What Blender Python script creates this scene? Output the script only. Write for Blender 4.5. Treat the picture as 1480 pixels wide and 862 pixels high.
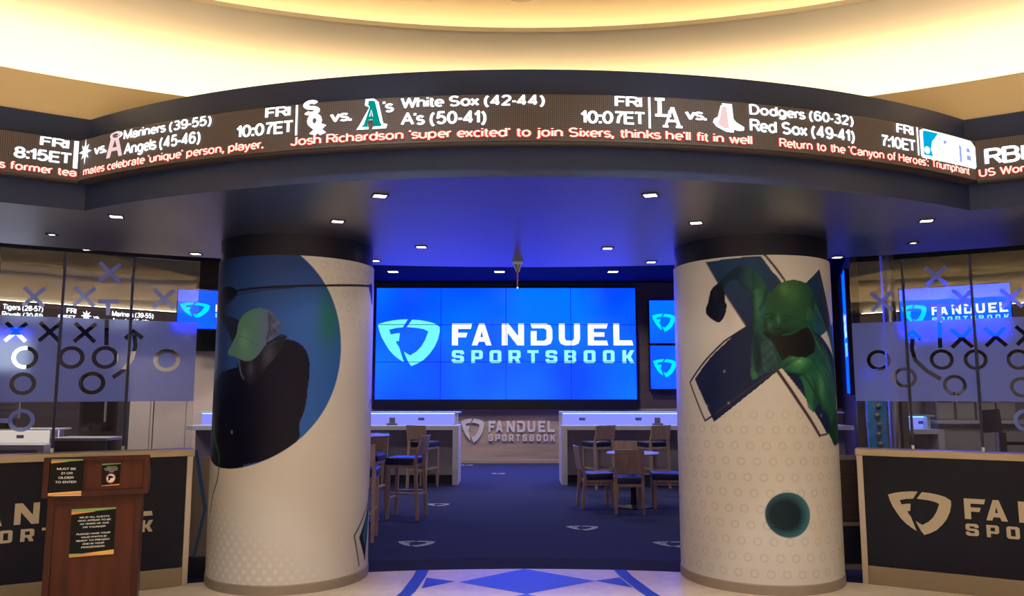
import bpy, bmesh, math, random
import numpy as np
from mathutils import Vector, Matrix
random.seed(7)
for o in list(bpy.data.objects): bpy.data.objects.remove(o, do_unlink=True)
SC = bpy.context.scene
COL = SC.collection
PI = math.pi
sin, cos, rad = math.sin, math.cos, math.radians

# ------------------------------------------------------------------ camera, world, exposure
FPX, EYE = 1112.0, 1.6
PITCH = math.atan(134 / 1112)
cam = bpy.data.cameras.new('camera')
cam.sensor_fit = 'HORIZONTAL'; cam.sensor_width = 36; cam.lens = FPX / 1480 * 36
cam.clip_end = 200
camo = bpy.data.objects.new('camera', cam); COL.objects.link(camo)
camo.location = (0, 0, EYE); camo.rotation_euler = (PI / 2 + PITCH, 0, 0)
SC.camera = camo
SC.view_settings.view_transform = 'Standard'
SC.view_settings.look = 'None'
SC.view_settings.gamma = 1
SC.view_settings.use_curve_mapping = False
SC.view_settings.exposure = 0.0
W = bpy.data.worlds.new('world'); SC.world = W; W.use_nodes = True
W.node_tree.nodes['Background'].inputs[0].default_value = (0.30, 0.32, 0.40, 1)
W.node_tree.nodes['Background'].inputs[1].default_value = 0.03

# light levels of the visible lamps and of the added ones
COVE_E = 24.0          # warm strip hidden in the rotunda cove
RIM_E = 8.5            # strip hidden behind the upper ceiling rim
ROTUNDA_W = 290.0       # each unseen downlight added to the rotunda ceiling
SOFFIT_W = 7.0         # each small square downlight
INNER_W = 78.0         # each downlight of the lounge ceiling
WARM = (1.0, 0.88, 0.74); NEUTRAL = (1.0, 0.89, 0.84)

# ------------------------------------------------------------------ geometry of the place
RC = (0.117, -0.6)           # centre of the rotunda
R_FASCIA, R_TICK = 6.88, 6.79
R_SILL, R_SOFFIT = 7.80, 8.65
DC = (0.11, 10.8); D_FASCIA, D_TICK = 6.22, 6.31   # drum over the entrance
Z_SOF, Z_FTOP, Z_LIP = 2.90, 3.585, 3.88
Z_UP = 4.05                  # lounge ceiling

def ray(px, py):
    v = (431 - py) / FPX
    return ((px - 740) / FPX, cos(PITCH) - v * sin(PITCH), v * cos(PITCH) + sin(PITCH))
def atz(px, py, z):
    r = ray(px, py); t = (z - EYE) / r[2]
    return (r[0] * t, r[1] * t)
def aty(px, py, Y):
    r = ray(px, py); t = Y / r[1]
    return (r[0] * t, EYE + r[2] * t)
def hit_cyl(px, py, c, r, far=False):
    d = ray(px, py); a = d[0]**2 + d[1]**2; b = -2 * (d[0] * c[0] + d[1] * c[1]); k = c[0]**2 + c[1]**2 - r * r
    D = b * b - 4 * a * k
    if D < 0: return None
    t = (-b + (1 if far else -1) * math.sqrt(D)) / (2 * a)
    return (d[0] * t, d[1] * t, EYE + d[2] * t)

# ------------------------------------------------------------------ materials
def lin(c):
    return tuple(((x / 255) / 12.92 if x / 255 <= 0.04045 else ((x / 255 + 0.055) / 1.055) ** 2.4) for x in c)
MATS = {}
def mat(name, col=(.8, .8, .8), rough=.5, metal=0.0, spec=.5, noise=None, bump=None, emit=None, es=1.0):
    if name in MATS: return MATS[name]
    m = bpy.data.materials.new(name); m.use_nodes = True
    nt = m.node_tree; p = nt.nodes['Principled BSDF']
    p.inputs['Base Color'].default_value = (*col, 1)
    p.inputs['Roughness'].default_value = rough; p.inputs['Metallic'].default_value = metal
    p.inputs['Specular IOR Level'].default_value = spec
    if emit: p.inputs['Emission Color'].default_value = (*emit, 1); p.inputs['Emission Strength'].default_value = es
    if noise:                                    # (scale xyz, amount, detail)
        tc = nt.nodes.new('ShaderNodeTexCoord'); mp = nt.nodes.new('ShaderNodeMapping')
        mp.inputs['Scale'].default_value = noise[0]
        nz = nt.nodes.new('ShaderNodeTexNoise'); nz.inputs['Scale'].default_value = 1; nz.inputs['Detail'].default_value = noise[2]
        cr = nt.nodes.new('ShaderNodeValToRGB')
        a = noise[1]
        cr.color_ramp.elements[0].position = .3; cr.color_ramp.elements[1].position = .7
        cr.color_ramp.elements[0].color = (*[c * (1 - a) for c in col], 1)
        cr.color_ramp.elements[1].color = (*[min(1, c * (1 + a)) for c in col], 1)
        nt.links.new(tc.outputs['Object'], mp.inputs['Vector']); nt.links.new(mp.outputs[0], nz.inputs['Vector'])
        nt.links.new(nz.outputs['Fac'], cr.inputs[0]); nt.links.new(cr.outputs[0], p.inputs['Base Color'])
        if bump:
            b = nt.nodes.new('ShaderNodeBump'); b.inputs['Strength'].default_value = bump
            nt.links.new(nz.outputs['Fac'], b.inputs['Height']); nt.links.new(b.outputs[0], p.inputs['Normal'])
    MATS[name] = m; return m
def glow(name, col, s):
    if name in MATS: return MATS[name]
    m = bpy.data.materials.new(name); m.use_nodes = True; nt = m.node_tree
    nt.nodes.remove(nt.nodes['Principled BSDF'])
    e = nt.nodes.new('ShaderNodeEmission'); e.inputs[0].default_value = (*col, 1); e.inputs[1].default_value = s
    nt.links.new(e.outputs[0], nt.nodes['Material Output'].inputs[0]); MATS[name] = m; return m

cream = mat('cream_paint', (.84, .73, .51), .7, noise=((.6, .6, .6), .03, 2))
tanp = mat('tan_paint', (.62, .50, .31), .65, noise=((.7, .7, .7), .04, 2))
navy = mat('navy_satin_paint', (.022, .036, .105), .42, spec=.3, noise=((.5, .5, .5), .08, 2))
soffm = mat('navy_gloss_soffit', (.015, .017, .045), .34, spec=1.0, noise=((.9, .9, .9), .2, 3))
soffm.node_tree.nodes['Principled BSDF'].inputs['Coat Weight'].default_value = 1.0
soffm.node_tree.nodes['Principled BSDF'].inputs['Coat IOR'].default_value = 1.65
soffm.node_tree.nodes['Principled BSDF'].inputs['Coat Roughness'].default_value = .34
darkceil = mat('dark_ceiling', (.012, .013, .03), .85, spec=.06)
stone = mat('beige_stone', (.80, .66, .50), .38, spec=.35, noise=((9, 9, 9), .09, 6))
stoneblue = mat('blue_terrazzo', (.075, .13, .36), .35, spec=.35, noise=((30, 30, 30), .25, 6))
stonenavy = mat('navy_terrazzo', (.035, .065, .26), .35, spec=.35, noise=((30, 30, 30), .2, 6))
carpet = mat('blue_carpet', (.036, .042, .118), .95, spec=.1, noise=((70, 70, 70), .35, 6), bump=.3)
carpetedge = mat('dark_carpet_border', (.022, .025, .060), .9, spec=.15, noise=((60, 60, 60), .2, 4))
carpetlogo = mat('pale_grey_carpet_pile', (.42, .43, .55), .95, spec=.1, noise=((80, 80, 80), .12, 3))
backwood = mat('grey_brown_wood', (.50, .37, .29), .5, noise=((.6, 1, 7), .28, 4))
darkwood = mat('dark_taupe_wood', (.12, .088, .078), .5, noise=((.6, 1, 7), .2, 4))
taupe = mat('taupe_paint', (.42, .34, .30), .6)
beigew = mat('beige_laminate', (.80, .66, .56), .5, noise=((3, 3, .5), .04, 3))
basestone = mat('taupe_base', (.34, .28, .235), .5, noise=((6, 6, 6), .06, 3))
black = mat('black_plastic', (.006, .006, .010), .35)
blackmat = mat('matt_black', (.008, .008, .012), .8)
navypanel = mat('navy_laminate', (.006, .008, .024), .45, spec=.25, noise=((3, 3, 3), .08, 2))
creamletter = mat('cream_vinyl', (.60, .52, .40), .5)
railm = mat('champagne_rail', (.54, .43, .30), .35, spec=.5, noise=((2, 2, 20), .05, 2))
basealu = mat('beige_kick_metal', (.30, .24, .17), .4, metal=.2)
white = mat('white_laminate', (.72, .70, .74), .35)
offwhite = mat('off_white_laminate', (.50, .47, .48), .45, noise=((1, 1, 6), .05, 2))
maple = mat('maple_wood', (.54, .37, .26), .4, noise=((14, 14, 2), .16, 4))
seatm = mat('navy_vinyl', (.022, .027, .095), .38, spec=.5, noise=((40, 40, 40), .1, 2))
mahog = mat('mahogany_wood', (.075, .018, .009), .36, spec=.2, noise=((14, 14, 1.6), .3, 5))
mahogd = mat('dark_mahogany_edge', (.056, .014, .008), .36, spec=.2, noise=((14, 14, 1.6), .25, 5))
steel = mat('brushed_steel', (.55, .58, .64), .28, metal=1)
darkmetal = mat('dark_blue_metal', (.030, .035, .07), .35, metal=.6)
silver = mat('silver_letter', (.82, .76, .78), .45)
bluetape = mat('blue_tape', (.06, .17, .50), .5)
paperblack = mat('black_paper', (.006, .005, .005), .4, spec=.15)
paperwhite = mat('white_print', (.75, .74, .72), .5)
pgreen = mat('green_print', (.22, .33, .10), .5); porange = mat('orange_print', (.72, .26, .07), .5); pyellow = mat('yellow_print', (.75, .42, .08), .5)
pred = mat('red_print', (.45, .06, .04), .5)
tealm = mat('teal_blue_print', (.05, .38, .90), .4, noise=((8, 8, 8), .3, 3))
brass = mat('bronze_ball', (.32, .25, .22), .3, metal=.7)
tabletop_m = mat('pale_laminate_tabletop', (.50, .46, .50), .25)
strip_warm = glow('warm_cove_strip', WARM, COVE_E)
strip_rim = glow('warm_rim_strip', (1, .84, .58), RIM_E)
lampface = glow('downlight_face', (1, .86, .80), 7)
led_blue = glow('blue_led_strip', (.08, .40, 1.0), 8.0)
led_shelf = glow('backlit_shelf_face', (.25, .27, 1.0), 1.05)
led_warm = glow('warm_shelf_face', (1, .83, .72), .75)
scr_mark = glow('screen_aqua_mark', (.16, .85, .95), 1.15)
scr_white = glow('screen_white_letter', (.95, .98, 1), 1.3)
scr_aqua = glow('screen_pale_aqua_letter', (.30, .90, 1), 1.15)
scr_cyan = glow('screen_cyan_mark', (.0, .80, .90), 1.1)
tk_white = glow('led_white', (.88, .93, 1.0), 2.2)
tk_halo = glow('led_blue_white', (.30, .40, 1.0), 1.0)
tk_red = glow('led_red', (1.0, .060, .030), 1.0)
tk_core = glow('led_pale_red', (1.0, .70, .58), 1.5)
tk_green = glow('led_green', (.0, .30, .26), 1.0)
tk_sky = glow('led_sky_blue', (.0, .42, .75), 1.0)
tk_pink = glow('led_pink', (.95, .66, .66), 1.0)

def screen_mat(name, ca, cb, strength, sc):
    m = bpy.data.materials.new(name); m.use_nodes = True; nt = m.node_tree
    p = nt.nodes['Principled BSDF']; p.inputs['Base Color'].default_value = (.004, .004, .01, 1); p.inputs['Roughness'].default_value = .3
    tc = nt.nodes.new('ShaderNodeTexCoord'); nz = nt.nodes.new('ShaderNodeTexNoise'); nz.inputs['Scale'].default_value = sc; nz.inputs['Detail'].default_value = 1
    cr = nt.nodes.new('ShaderNodeValToRGB'); cr.color_ramp.elements[0].position = .35; cr.color_ramp.elements[1].position = .65
    cr.color_ramp.elements[0].color = (*ca, 1); cr.color_ramp.elements[1].color = (*cb, 1)
    nt.links.new(tc.outputs['Object'], nz.inputs['Vector']); nt.links.new(nz.outputs['Fac'], cr.inputs[0])
    nt.links.new(cr.outputs[0], p.inputs['Emission Color']); p.inputs['Emission Strength'].default_value = strength
    return m
scr_blue = screen_mat('screen_blue', (0, .0104, .92), (0, .0262, 1), 7.0, .55)
scr_blue2 = screen_mat('screen_blue_side', (0.0003, .0139, .94), (0, .0262, 1), 7.0, .8)

def led_panel_mat():
    m = bpy.data.materials.new('led_panel_face'); m.use_nodes = True; nt = m.node_tree
    p = nt.nodes['Principled BSDF']; p.inputs['Roughness'].default_value = .6; p.inputs['Base Color'].default_value = (.03, .024, .022, 1)
    uv = nt.nodes.new('ShaderNodeUVMap'); sx = nt.nodes.new('ShaderNodeSeparateXYZ'); nt.links.new(uv.outputs[0], sx.inputs[0])
    def wave(out):
        a = nt.nodes.new('ShaderNodeMath'); a.operation = 'MULTIPLY'; a.inputs[1].default_value = 2 * PI / .0125; nt.links.new(out, a.inputs[0])
        b = nt.nodes.new('ShaderNodeMath'); b.operation = 'SINE'; nt.links.new(a.outputs[0], b.inputs[0])
        c = nt.nodes.new('ShaderNodeMath'); c.operation = 'MULTIPLY_ADD'; c.inputs[1].default_value = .45; c.inputs[2].default_value = .55; nt.links.new(b.outputs[0], c.inputs[0])
        return c.outputs[0]
    mu = nt.nodes.new('ShaderNodeMath'); mu.operation = 'MULTIPLY'
    nt.links.new(wave(sx.outputs[0]), mu.inputs[0]); nt.links.new(wave(sx.outputs[1]), mu.inputs[1])
    st = nt.nodes.new('ShaderNodeMath'); st.operation = 'MULTIPLY'; st.inputs[1].default_value = .165; nt.links.new(mu.outputs[0], st.inputs[0])
    p.inputs['Emission Color'].default_value = (1, .60, .47, 1); nt.links.new(st.outputs[0], p.inputs['Emission Strength'])
    return m
ledpanel = led_panel_mat()

def glass_mat():
    m = bpy.data.materials.new('clear_glass'); m.use_nodes = True; nt = m.node_tree; nt.nodes.remove(nt.nodes['Principled BSDF'])
    t = nt.nodes.new('ShaderNodeBsdfTransparent'); t.inputs[0].default_value = (.93, .95, .97, 1)
    g = nt.nodes.new('ShaderNodeBsdfGlossy'); g.inputs['Roughness'].default_value = .01
    f = nt.nodes.new('ShaderNodeFresnel'); f.inputs[0].default_value = 1.5
    mx = nt.nodes.new('ShaderNodeMixShader'); nt.links.new(f.outputs[0], mx.inputs[0]); nt.links.new(t.outputs[0], mx.inputs[1]); nt.links.new(g.outputs[0], mx.inputs[2])
    nt.links.new(mx.outputs[0], nt.nodes['Material Output'].inputs[0]); return m
glass = glass_mat()
def film_mat():
    m = bpy.data.materials.new('frosted_film'); m.use_nodes = True; nt = m.node_tree; nt.nodes.remove(nt.nodes['Principled BSDF'])
    t = nt.nodes.new('ShaderNodeBsdfRefraction'); t.inputs['Color'].default_value = (.74, .82, 1, 1); t.inputs['Roughness'].default_value = .40; t.inputs['IOR'].default_value = 1.08
    d = nt.nodes.new('ShaderNodeBsdfDiffuse'); d.inputs[0].default_value = (.22, .30, 1.0, 1)
    l = nt.nodes.new('ShaderNodeBsdfTranslucent'); l.inputs[0].default_value = (.54, .60, 1.0, 1)
    a = nt.nodes.new('ShaderNodeMixShader'); a.inputs[0].default_value = .25; nt.links.new(d.outputs[0], a.inputs[1]); nt.links.new(l.outputs[0], a.inputs[2])
    b = nt.nodes.new('ShaderNodeMixShader'); b.inputs[0].default_value = .74; nt.links.new(t.outputs[0], b.inputs[1]); nt.links.new(a.outputs[0], b.inputs[2])
    nt.links.new(b.outputs[0], nt.nodes['Material Output'].inputs[0]); return m
film = film_mat()
def print_mat():
    m = bpy.data.materials.new('printed_wrap'); m.use_nodes = True; nt = m.node_tree; p = nt.nodes['Principled BSDF']
    a = nt.nodes.new('ShaderNodeVertexColor'); a.layer_name = 'print'
    nt.links.new(a.outputs[0], p.inputs['Base Color']); p.inputs['Roughness'].default_value = .36; p.inputs['Specular IOR Level'].default_value = .20
    return m
wrapm = print_mat()

# ------------------------------------------------------------------ object helpers
def link(name, me, m=None, parent=None):
    o = bpy.data.objects.new(name, me); COL.objects.link(o)
    if m is not None:
        for x in (m if isinstance(m, (list, tuple)) else [m]): me.materials.append(x)
    if parent: o.parent = parent
    return o
def tag(o, label=None, cat=None, group=None, kind=None):
    if label: o['label'] = label
    if cat: o['category'] = cat
    if group: o['group'] = group
    if kind: o['kind'] = kind
    return o
def thing(name, label, cat, loc=(0, 0, 0), rz=0, group=None):
    o = bpy.data.objects.new(name, None); COL.objects.link(o); o.empty_display_size = .1
    o.location = loc; o.rotation_euler = (0, 0, rz)
    return tag(o, label, cat, group)
def from_pydata(name, v, f, m=None, parent=None, smooth=False):
    me = bpy.data.meshes.new(name); me.from_pydata([tuple(p) for p in v], [], f); me.update()
    if smooth:
        for p in me.polygons: p.use_smooth = True
    return link(name, me, m, parent)
def bm_obj(name, bm, m=None, parent=None, smooth=False):
    me = bpy.data.meshes.new(name); bmesh.ops.recalc_face_normals(bm, faces=bm.faces); bm.to_mesh(me); bm.free()
    if smooth:
        for p in me.polygons: p.use_smooth = True
    return link(name, me, m, parent)
def box(bm, x0, x1, y0, y1, z0, z1, bev=0.0, M=None, seg=2):
    b = bmesh.new(); bmesh.ops.create_cube(b, size=1)
    for v in b.verts: v.co = Vector(((x0 + x1) / 2 + v.co.x * (x1 - x0), (y0 + y1) / 2 + v.co.y * (y1 - y0), (z0 + z1) / 2 + v.co.z * (z1 - z0)))
    if bev: bmesh.ops.bevel(b, geom=b.edges[:], offset=bev, segments=seg, affect='EDGES', profile=.6)
    if M is not None: bmesh.ops.transform(b, matrix=M, verts=b.verts[:])
    me = bpy.data.meshes.new('t'); b.to_mesh(me); b.free(); bm.from_mesh(me); bpy.data.meshes.remove(me)
def boxo(name, x0, x1, y0, y1, z0, z1, m, parent=None, bev=0.0, M=None):
    bm = bmesh.new(); box(bm, x0, x1, y0, y1, z0, z1, bev, M); return bm_obj(name, bm, m, parent)
def bar(bm, p, q, w, d=None, bev=0.0, w2=None):
    """square bar from p to q, w x d section, tapering to w2"""
    p, q = Vector(p), Vector(q); d = d or w; w2 = w2 or w; ax = (q - p).normalized()
    ref = Vector((0, 1, 0)) if abs(ax.y) < .9 else Vector((1, 0, 0))
    u = ax.cross(ref).normalized(); v = ax.cross(u).normalized(); k = w2 / w
    vs = []
    for c, s in ((p, 1), (q, k)):
        for a, b in ((-1, -1), (1, -1), (1, 1), (-1, 1)): vs.append(bm.verts.new(c + u * a * w / 2 * s + v * b * d / 2 * s))
    for i in range(4): bm.faces.new((vs[i], vs[(i + 1) % 4], vs[4 + (i + 1) % 4], vs[4 + i]))
    bm.faces.new(vs[3::-1]); bm.faces.new(vs[4:8])
def lathe(prof, seg=96, a0=0, a1=2 * PI, c=(0, 0)):
    """profile [(r,z)] about a vertical axis; angle 0 looks to +y"""
    full = abs(a1 - a0 - 2 * PI) < 1e-6; n = seg if full else seg + 1
    v = []; f = []
    for i in range(n):
        a = a0 + (a1 - a0) * i / seg
        for r, z in prof: v.append((c[0] + r * sin(a), c[1] + r * cos(a), z))
    k = len(prof)
    for i in range(seg):
        j = (i + 1) % n
        for t in range(k - 1): f.append((i * k + t, j * k + t, j * k + t + 1, i * k + t + 1))
    return v, f
def latheo(name, prof, m, parent=None, seg=96, a0=0, a1=2 * PI, c=(0, 0), smooth=True):
    v, f = lathe(prof, seg, a0, a1, c)
    o = from_pydata(name, v, f, m, parent)
    if smooth:
        bm = bmesh.new(); bm.from_mesh(o.data)
        for e in bm.edges:
            if len(e.link_faces) == 2 and e.calc_face_angle(0) > .5: e.smooth = False
        for q in bm.faces: q.smooth = True
        bmesh.ops.remove_doubles(bm, verts=bm.verts[:], dist=1e-5)
        bmesh.ops.recalc_face_normals(bm, faces=bm.faces)
        bm.to_mesh(o.data); bm.free()
    return o

# ---- flat outlines: fill loops, then lay them on a plane or a curved wall
def fill2d(loops):
    cu = bpy.data.curves.new('t', 'CURVE'); cu.dimensions = '2D'; cu.fill_mode = 'BOTH'
    for lp in loops:
        s = cu.splines.new('POLY'); s.points.add(len(lp) - 1); s.use_cyclic_u = True
        for p, q in zip(s.points, lp): p.co = (q[0], q[1], 0, 1)
    o = bpy.data.objects.new('t', cu); COL.objects.link(o)
    dg = bpy.context.evaluated_depsgraph_get(); me = bpy.data.meshes.new_from_object(o.evaluated_get(dg))
    r = ([tuple(v.co[:2]) for v in me.vertices], [tuple(p.vertices) for p in me.polygons])
    bpy.data.objects.remove(o); bpy.data.curves.remove(cu); bpy.data.meshes.remove(me); return r
from mathutils.geometry import delaunay_2d_cdt
def inside(p, L):
    r = False; x, y = p; n = len(L)
    for i in range(n):
        x0, y0 = L[i]; x1, y1 = L[(i + 1) % n]
        if (y0 > y) != (y1 > y) and x < x0 + (y - y0) * (x1 - x0) / (y1 - y0): r = not r
    return r
def cdt(loops, test):
    """triangulate overlapping loops and keep the triangles whose middle passes test"""
    V = []; E = []
    for L in loops:
        k = len(V); V += [Vector(p[:2]) for p in L]; E += [(k + i, k + (i + 1) % len(L)) for i in range(len(L))]
    r = delaunay_2d_cdt(V, E, [], 0, 1e-6); vs = [tuple(v) for v in r[0]]; fs = []
    for f in r[2]:
        c = (sum(vs[i][0] for i in f) / 3, sum(vs[i][1] for i in f) / 3)
        if test(c): fs.append(tuple(f))
    used_ = sorted({i for f in fs for i in f}); m = {a: b for b, a in enumerate(used_)}
    return [vs[i] for i in used_], [tuple(m[i] for i in f) for f in fs]
# a plain sans alphabet drawn as strokes (capitals one unit high)
def ar(cx, cy, rx, ry, a, b, n=7): return [(cx + rx * cos(rad(a + (b - a) * i / n)), cy + ry * sin(rad(a + (b - a) * i / n))) for i in range(n + 1)]
XH = .70
def bowl(cx=.27): return [ar(cx, .35, .27, .35, 0, 360, 12)]
GL = {
 'A': (.74, [[(0, 0), (.37, 1), (.74, 0)], [(.14, .36), (.60, .36)]]), 'B': (.60, [[(.35, .53), (0, .53), (0, 1), (.34, 1)] + ar(.34, .765, .22, .235, 90, -90), [(0, .53), (0, 0), (.36, 0)], ar(.36, .265, .24, .265, -90, 90)]),
 'C': (.68, [ar(.37, .5, .37, .5, 45, 315, 12)]), 'D': (.66, [[(.3, 1), (0, 1), (0, 0), (.3, 0)], ar(.28, .5, .38, .5, -90, 90, 10)]), 'E': (.54, [[(.54, 1), (0, 1), (0, 0), (.56, 0)], [(0, .53), (.50, .53)]]),
 'F': (.52, [[(.52, 1), (0, 1), (0, 0)], [(0, .52), (.46, .52)]]), 'G': (.72, [ar(.37, .5, .37, .5, 45, 330, 12) + [(.72, .46), (.42, .46)]]), 'H': (.62, [[(0, 0), (0, 1)], [(.62, 0), (.62, 1)], [(0, .53), (.62, .53)]]),
 'I': (.0, [[(0, 0), (0, 1)]]), 'J': (.42, [[(.42, 1), (.42, .25)] + ar(.21, .23, .21, .23, 0, -180)]), 'K': (.62, [[(0, 0), (0, 1)], [(.60, 1), (0, .38)], [(.2, .58), (.64, 0)]]), 'L': (.50, [[(0, 1), (0, 0), (.50, 0)]]),
 'M': (.76, [[(0, 0), (0, 1), (.38, .05), (.76, 1), (.76, 0)]]), 'N': (.62, [[(0, 0), (0, 1), (.62, 0), (.62, 1)]]), 'O': (.76, [ar(.38, .5, .38, .5, 0, 360, 16)]), 'P': (.58, [[(0, 0), (0, 1), (.33, 1)] + ar(.33, .74, .26, .26, 90, -90) + [(0, .48)]]),
 'R': (.62, [[(0, 0), (0, 1), (.35, 1)] + ar(.35, .755, .25, .245, 90, -90) + [(0, .51)], [(.34, .5), (.62, 0)]]), 'S': (.60, [ar(.30, .745, .28, .255, 30, 270, 9) + ar(.30, .25, .30, .25, 90, -150, 9)]),
 'T': (.64, [[(0, 1), (.64, 1)], [(.32, 1), (.32, 0)]]), 'U': (.62, [[(0, 1), (0, .32)] + ar(.31, .31, .31, .31, 180, 360, 9) + [(.62, 1)]]), 'V': (.70, [[(0, 1), (.35, 0), (.70, 1)]]), 'W': (1.0, [[(0, 1), (.25, 0), (.5, .95), (.75, 0), (1.0, 1)]]),
 'Y': (.68, [[(0, 1), (.34, .44), (.68, 1)], [(.34, .44), (.34, 0)]]), 'X': (.64, [[(0, 0), (.64, 1)], [(0, 1), (.64, 0)]]),
 'a': (.48, [[(.48, 0), (.48, .46)] + ar(.24, .47, .24, .23, 0, 165), [(.48, .40), (.2, .37)] + ar(.2, .19, .2, .18, 90, 270) + [(.34, .02), (.48, .14)]]), 'b': (.52, [[(0, 0), (0, 1)]] + [ar(.26, .35, .26, .35, 0, 360, 12)]), 'c': (.46, [ar(.26, .35, .26, .35, 50, 310, 9)]),
 'd': (.52, [[(.52, 0), (.52, 1)]] + [ar(.26, .35, .26, .35, 0, 360, 12)]), 'e': (.52, [[(0, .36), (.52, .36)] + ar(.26, .35, .26, .35, 0, 310, 11)]), 'f': (.30, [[(.12, 0), (.12, .80)] + ar(.30, .82, .18, .18, 180, 95), [(0, .68), (.30, .68)]]),
 'g': (.52, [ar(.26, .35, .26, .35, 0, 360, 12), [(.52, .70), (.52, -.04)] + ar(.26, -.04, .26, .24, 0, -150)]), 'h': (.48, [[(0, 0), (0, 1)], [(0, .40)] + ar(.24, .44, .24, .26, 170, 0) + [(.48, 0)]]), 'i': (0, [[(0, 0), (0, .70)], [(0, .88), (0, 1)]]),
 'j': (.1, [[(.1, .70), (.1, -.1)] + ar(-.04, -.1, .14, .14, 0, -90, 4), [(.1, .88), (.1, 1)]]), 'k': (.46, [[(0, 0), (0, 1)], [(.44, .70), (0, .26)], [(.16, .42), (.48, 0)]]), 'l': (0, [[(0, 0), (0, 1)]]),
 'm': (.80, [[(0, 0), (0, .70)], [(0, .42)] + ar(.2, .48, .2, .22, 170, 0) + [(.4, 0)], [(.4, .42)] + ar(.6, .48, .2, .22, 170, 0) + [(.8, 0)]]), 'n': (.48, [[(0, 0), (0, .70)], [(0, .40)] + ar(.24, .44, .24, .26, 170, 0) + [(.48, 0)]]), 'o': (.54, [ar(.27, .35, .27, .35, 0, 360, 12)]),
 'p': (.52, [[(0, .70), (0, -.28)]] + [ar(.26, .35, .26, .35, 0, 360, 12)]), 'q': (.52, [[(.52, .70), (.52, -.28)]] + [ar(.26, .35, .26, .35, 0, 360, 12)]), 'r': (.28, [[(0, 0), (0, .70)], [(0, .40)] + ar(.24, .46, .24, .24, 170, 85, 5)]),
 's': (.44, [ar(.22, .53, .20, .17, 25, 270, 8) + ar(.22, .18, .22, .18, 90, -150, 8)]), 't': (.28, [[(.12, .92), (.12, .16)] + ar(.27, .16, .15, .16, 180, 275, 4), [(0, .68), (.28, .68)]]), 'u': (.48, [[(0, .70), (0, .26)] + ar(.24, .26, .24, .26, 180, 350) + [(.48, .30)], [(.48, .70), (.48, 0)]]),
 'v': (.48, [[(0, .70), (.24, 0), (.48, .70)]]), 'w': (.74, [[(0, .70), (.19, 0), (.37, .66), (.55, 0), (.74, .70)]]), 'x': (.46, [[(0, .70), (.46, 0)], [(0, 0), (.46, .70)]]), 'y': (.48, [[(0, .70), (.24, 0)], [(.48, .70), (.20, -.12)] + ar(.04, -.12, .14, .14, -20, -100, 4)]),
 '0': (.52, [ar(.26, .5, .26, .5, 0, 360, 14)]), '1': (.24, [[(0, .74), (.12, .80), (.24, 1), (.24, 0)]]), '2': (.52, [ar(.26, .72, .26, .28, 165, -25, 9) + [(.0, 0), (.52, 0)]]), '3': (.52, [ar(.25, .755, .23, .245, 150, -90, 8) + ar(.25, .26, .27, .26, 90, -155, 9)]),
 '4': (.56, [[(.56, .25), (0, .25), (.40, 1), (.40, 0)]]), '5': (.52, [[(.48, 1), (.10, 1), (.03, .50)] + ar(.25, .32, .27, .32, 140, -150, 10)]), '6': (.52, [ar(.26, .31, .26, .31, 0, 360, 12), [(0, .31), (0, .62)] + ar(.27, .65, .27, .35, 180, 35, 8)]),
 '7': (.50, [[(0, 1), (.50, 1), (.24, .55), (.16, 0)]]), '8': (.52, [ar(.26, .76, .22, .24, 0, 360, 12), ar(.26, .26, .26, .26, 0, 360, 12)]), '9': (.52, [ar(.26, .69, .26, .31, 0, 360, 12), [(.52, .69), (.52, .38)] + ar(.25, .35, .27, .35, 0, -145, 8)]),
 '(': (.22, [ar(.34, .38, .34, .66, 115, 245, 8)]), ')': (.22, [ar(-.12, .38, .34, .66, 65, -65, 8)]), '-': (.26, [[(0, .36), (.26, .36)]]), ':': (0, [[(0, -.05), (0, .14)], [(0, .55), (0, .74)]]), '.': (0, [[(0, -.08), (0, .16)]]), ',': (.05, [[(.05, .14), (0, -.22)]]), "'": (0, [[(0, .78), (0, 1)]]), ' ': (.16, []),
}
GC = {}
def glyph(ch, hw):
    if (ch, hw) in GC: return GC[(ch, hw)]
    P = []
    for L in GL[ch][1]:
        closed = math.hypot(L[0][0] - L[-1][0], L[0][1] - L[-1][1]) < 1e-6
        for i, (p, q) in enumerate(zip(L, L[1:])):
            d = math.hypot(q[0] - p[0], q[1] - p[1])
            if d < 1e-6: continue
            nx, ny = -(q[1] - p[1]) / d * hw, (q[0] - p[0]) / d * hw
            P.append([(p[0] + nx, p[1] + ny), (q[0] + nx, q[1] + ny), (q[0] - nx, q[1] - ny), (p[0] - nx, p[1] - ny)])
            if i or closed: P.append([(p[0] + hw * cos(PI / 8 + k * PI / 4) * 1.04, p[1] + hw * sin(PI / 8 + k * PI / 4) * 1.04) for k in range(8)])
    g = cdt(P, lambda c: any(inside(c, L) for L in P)) if P else ([], [])
    GC[(ch, hw)] = g; return g
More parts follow.
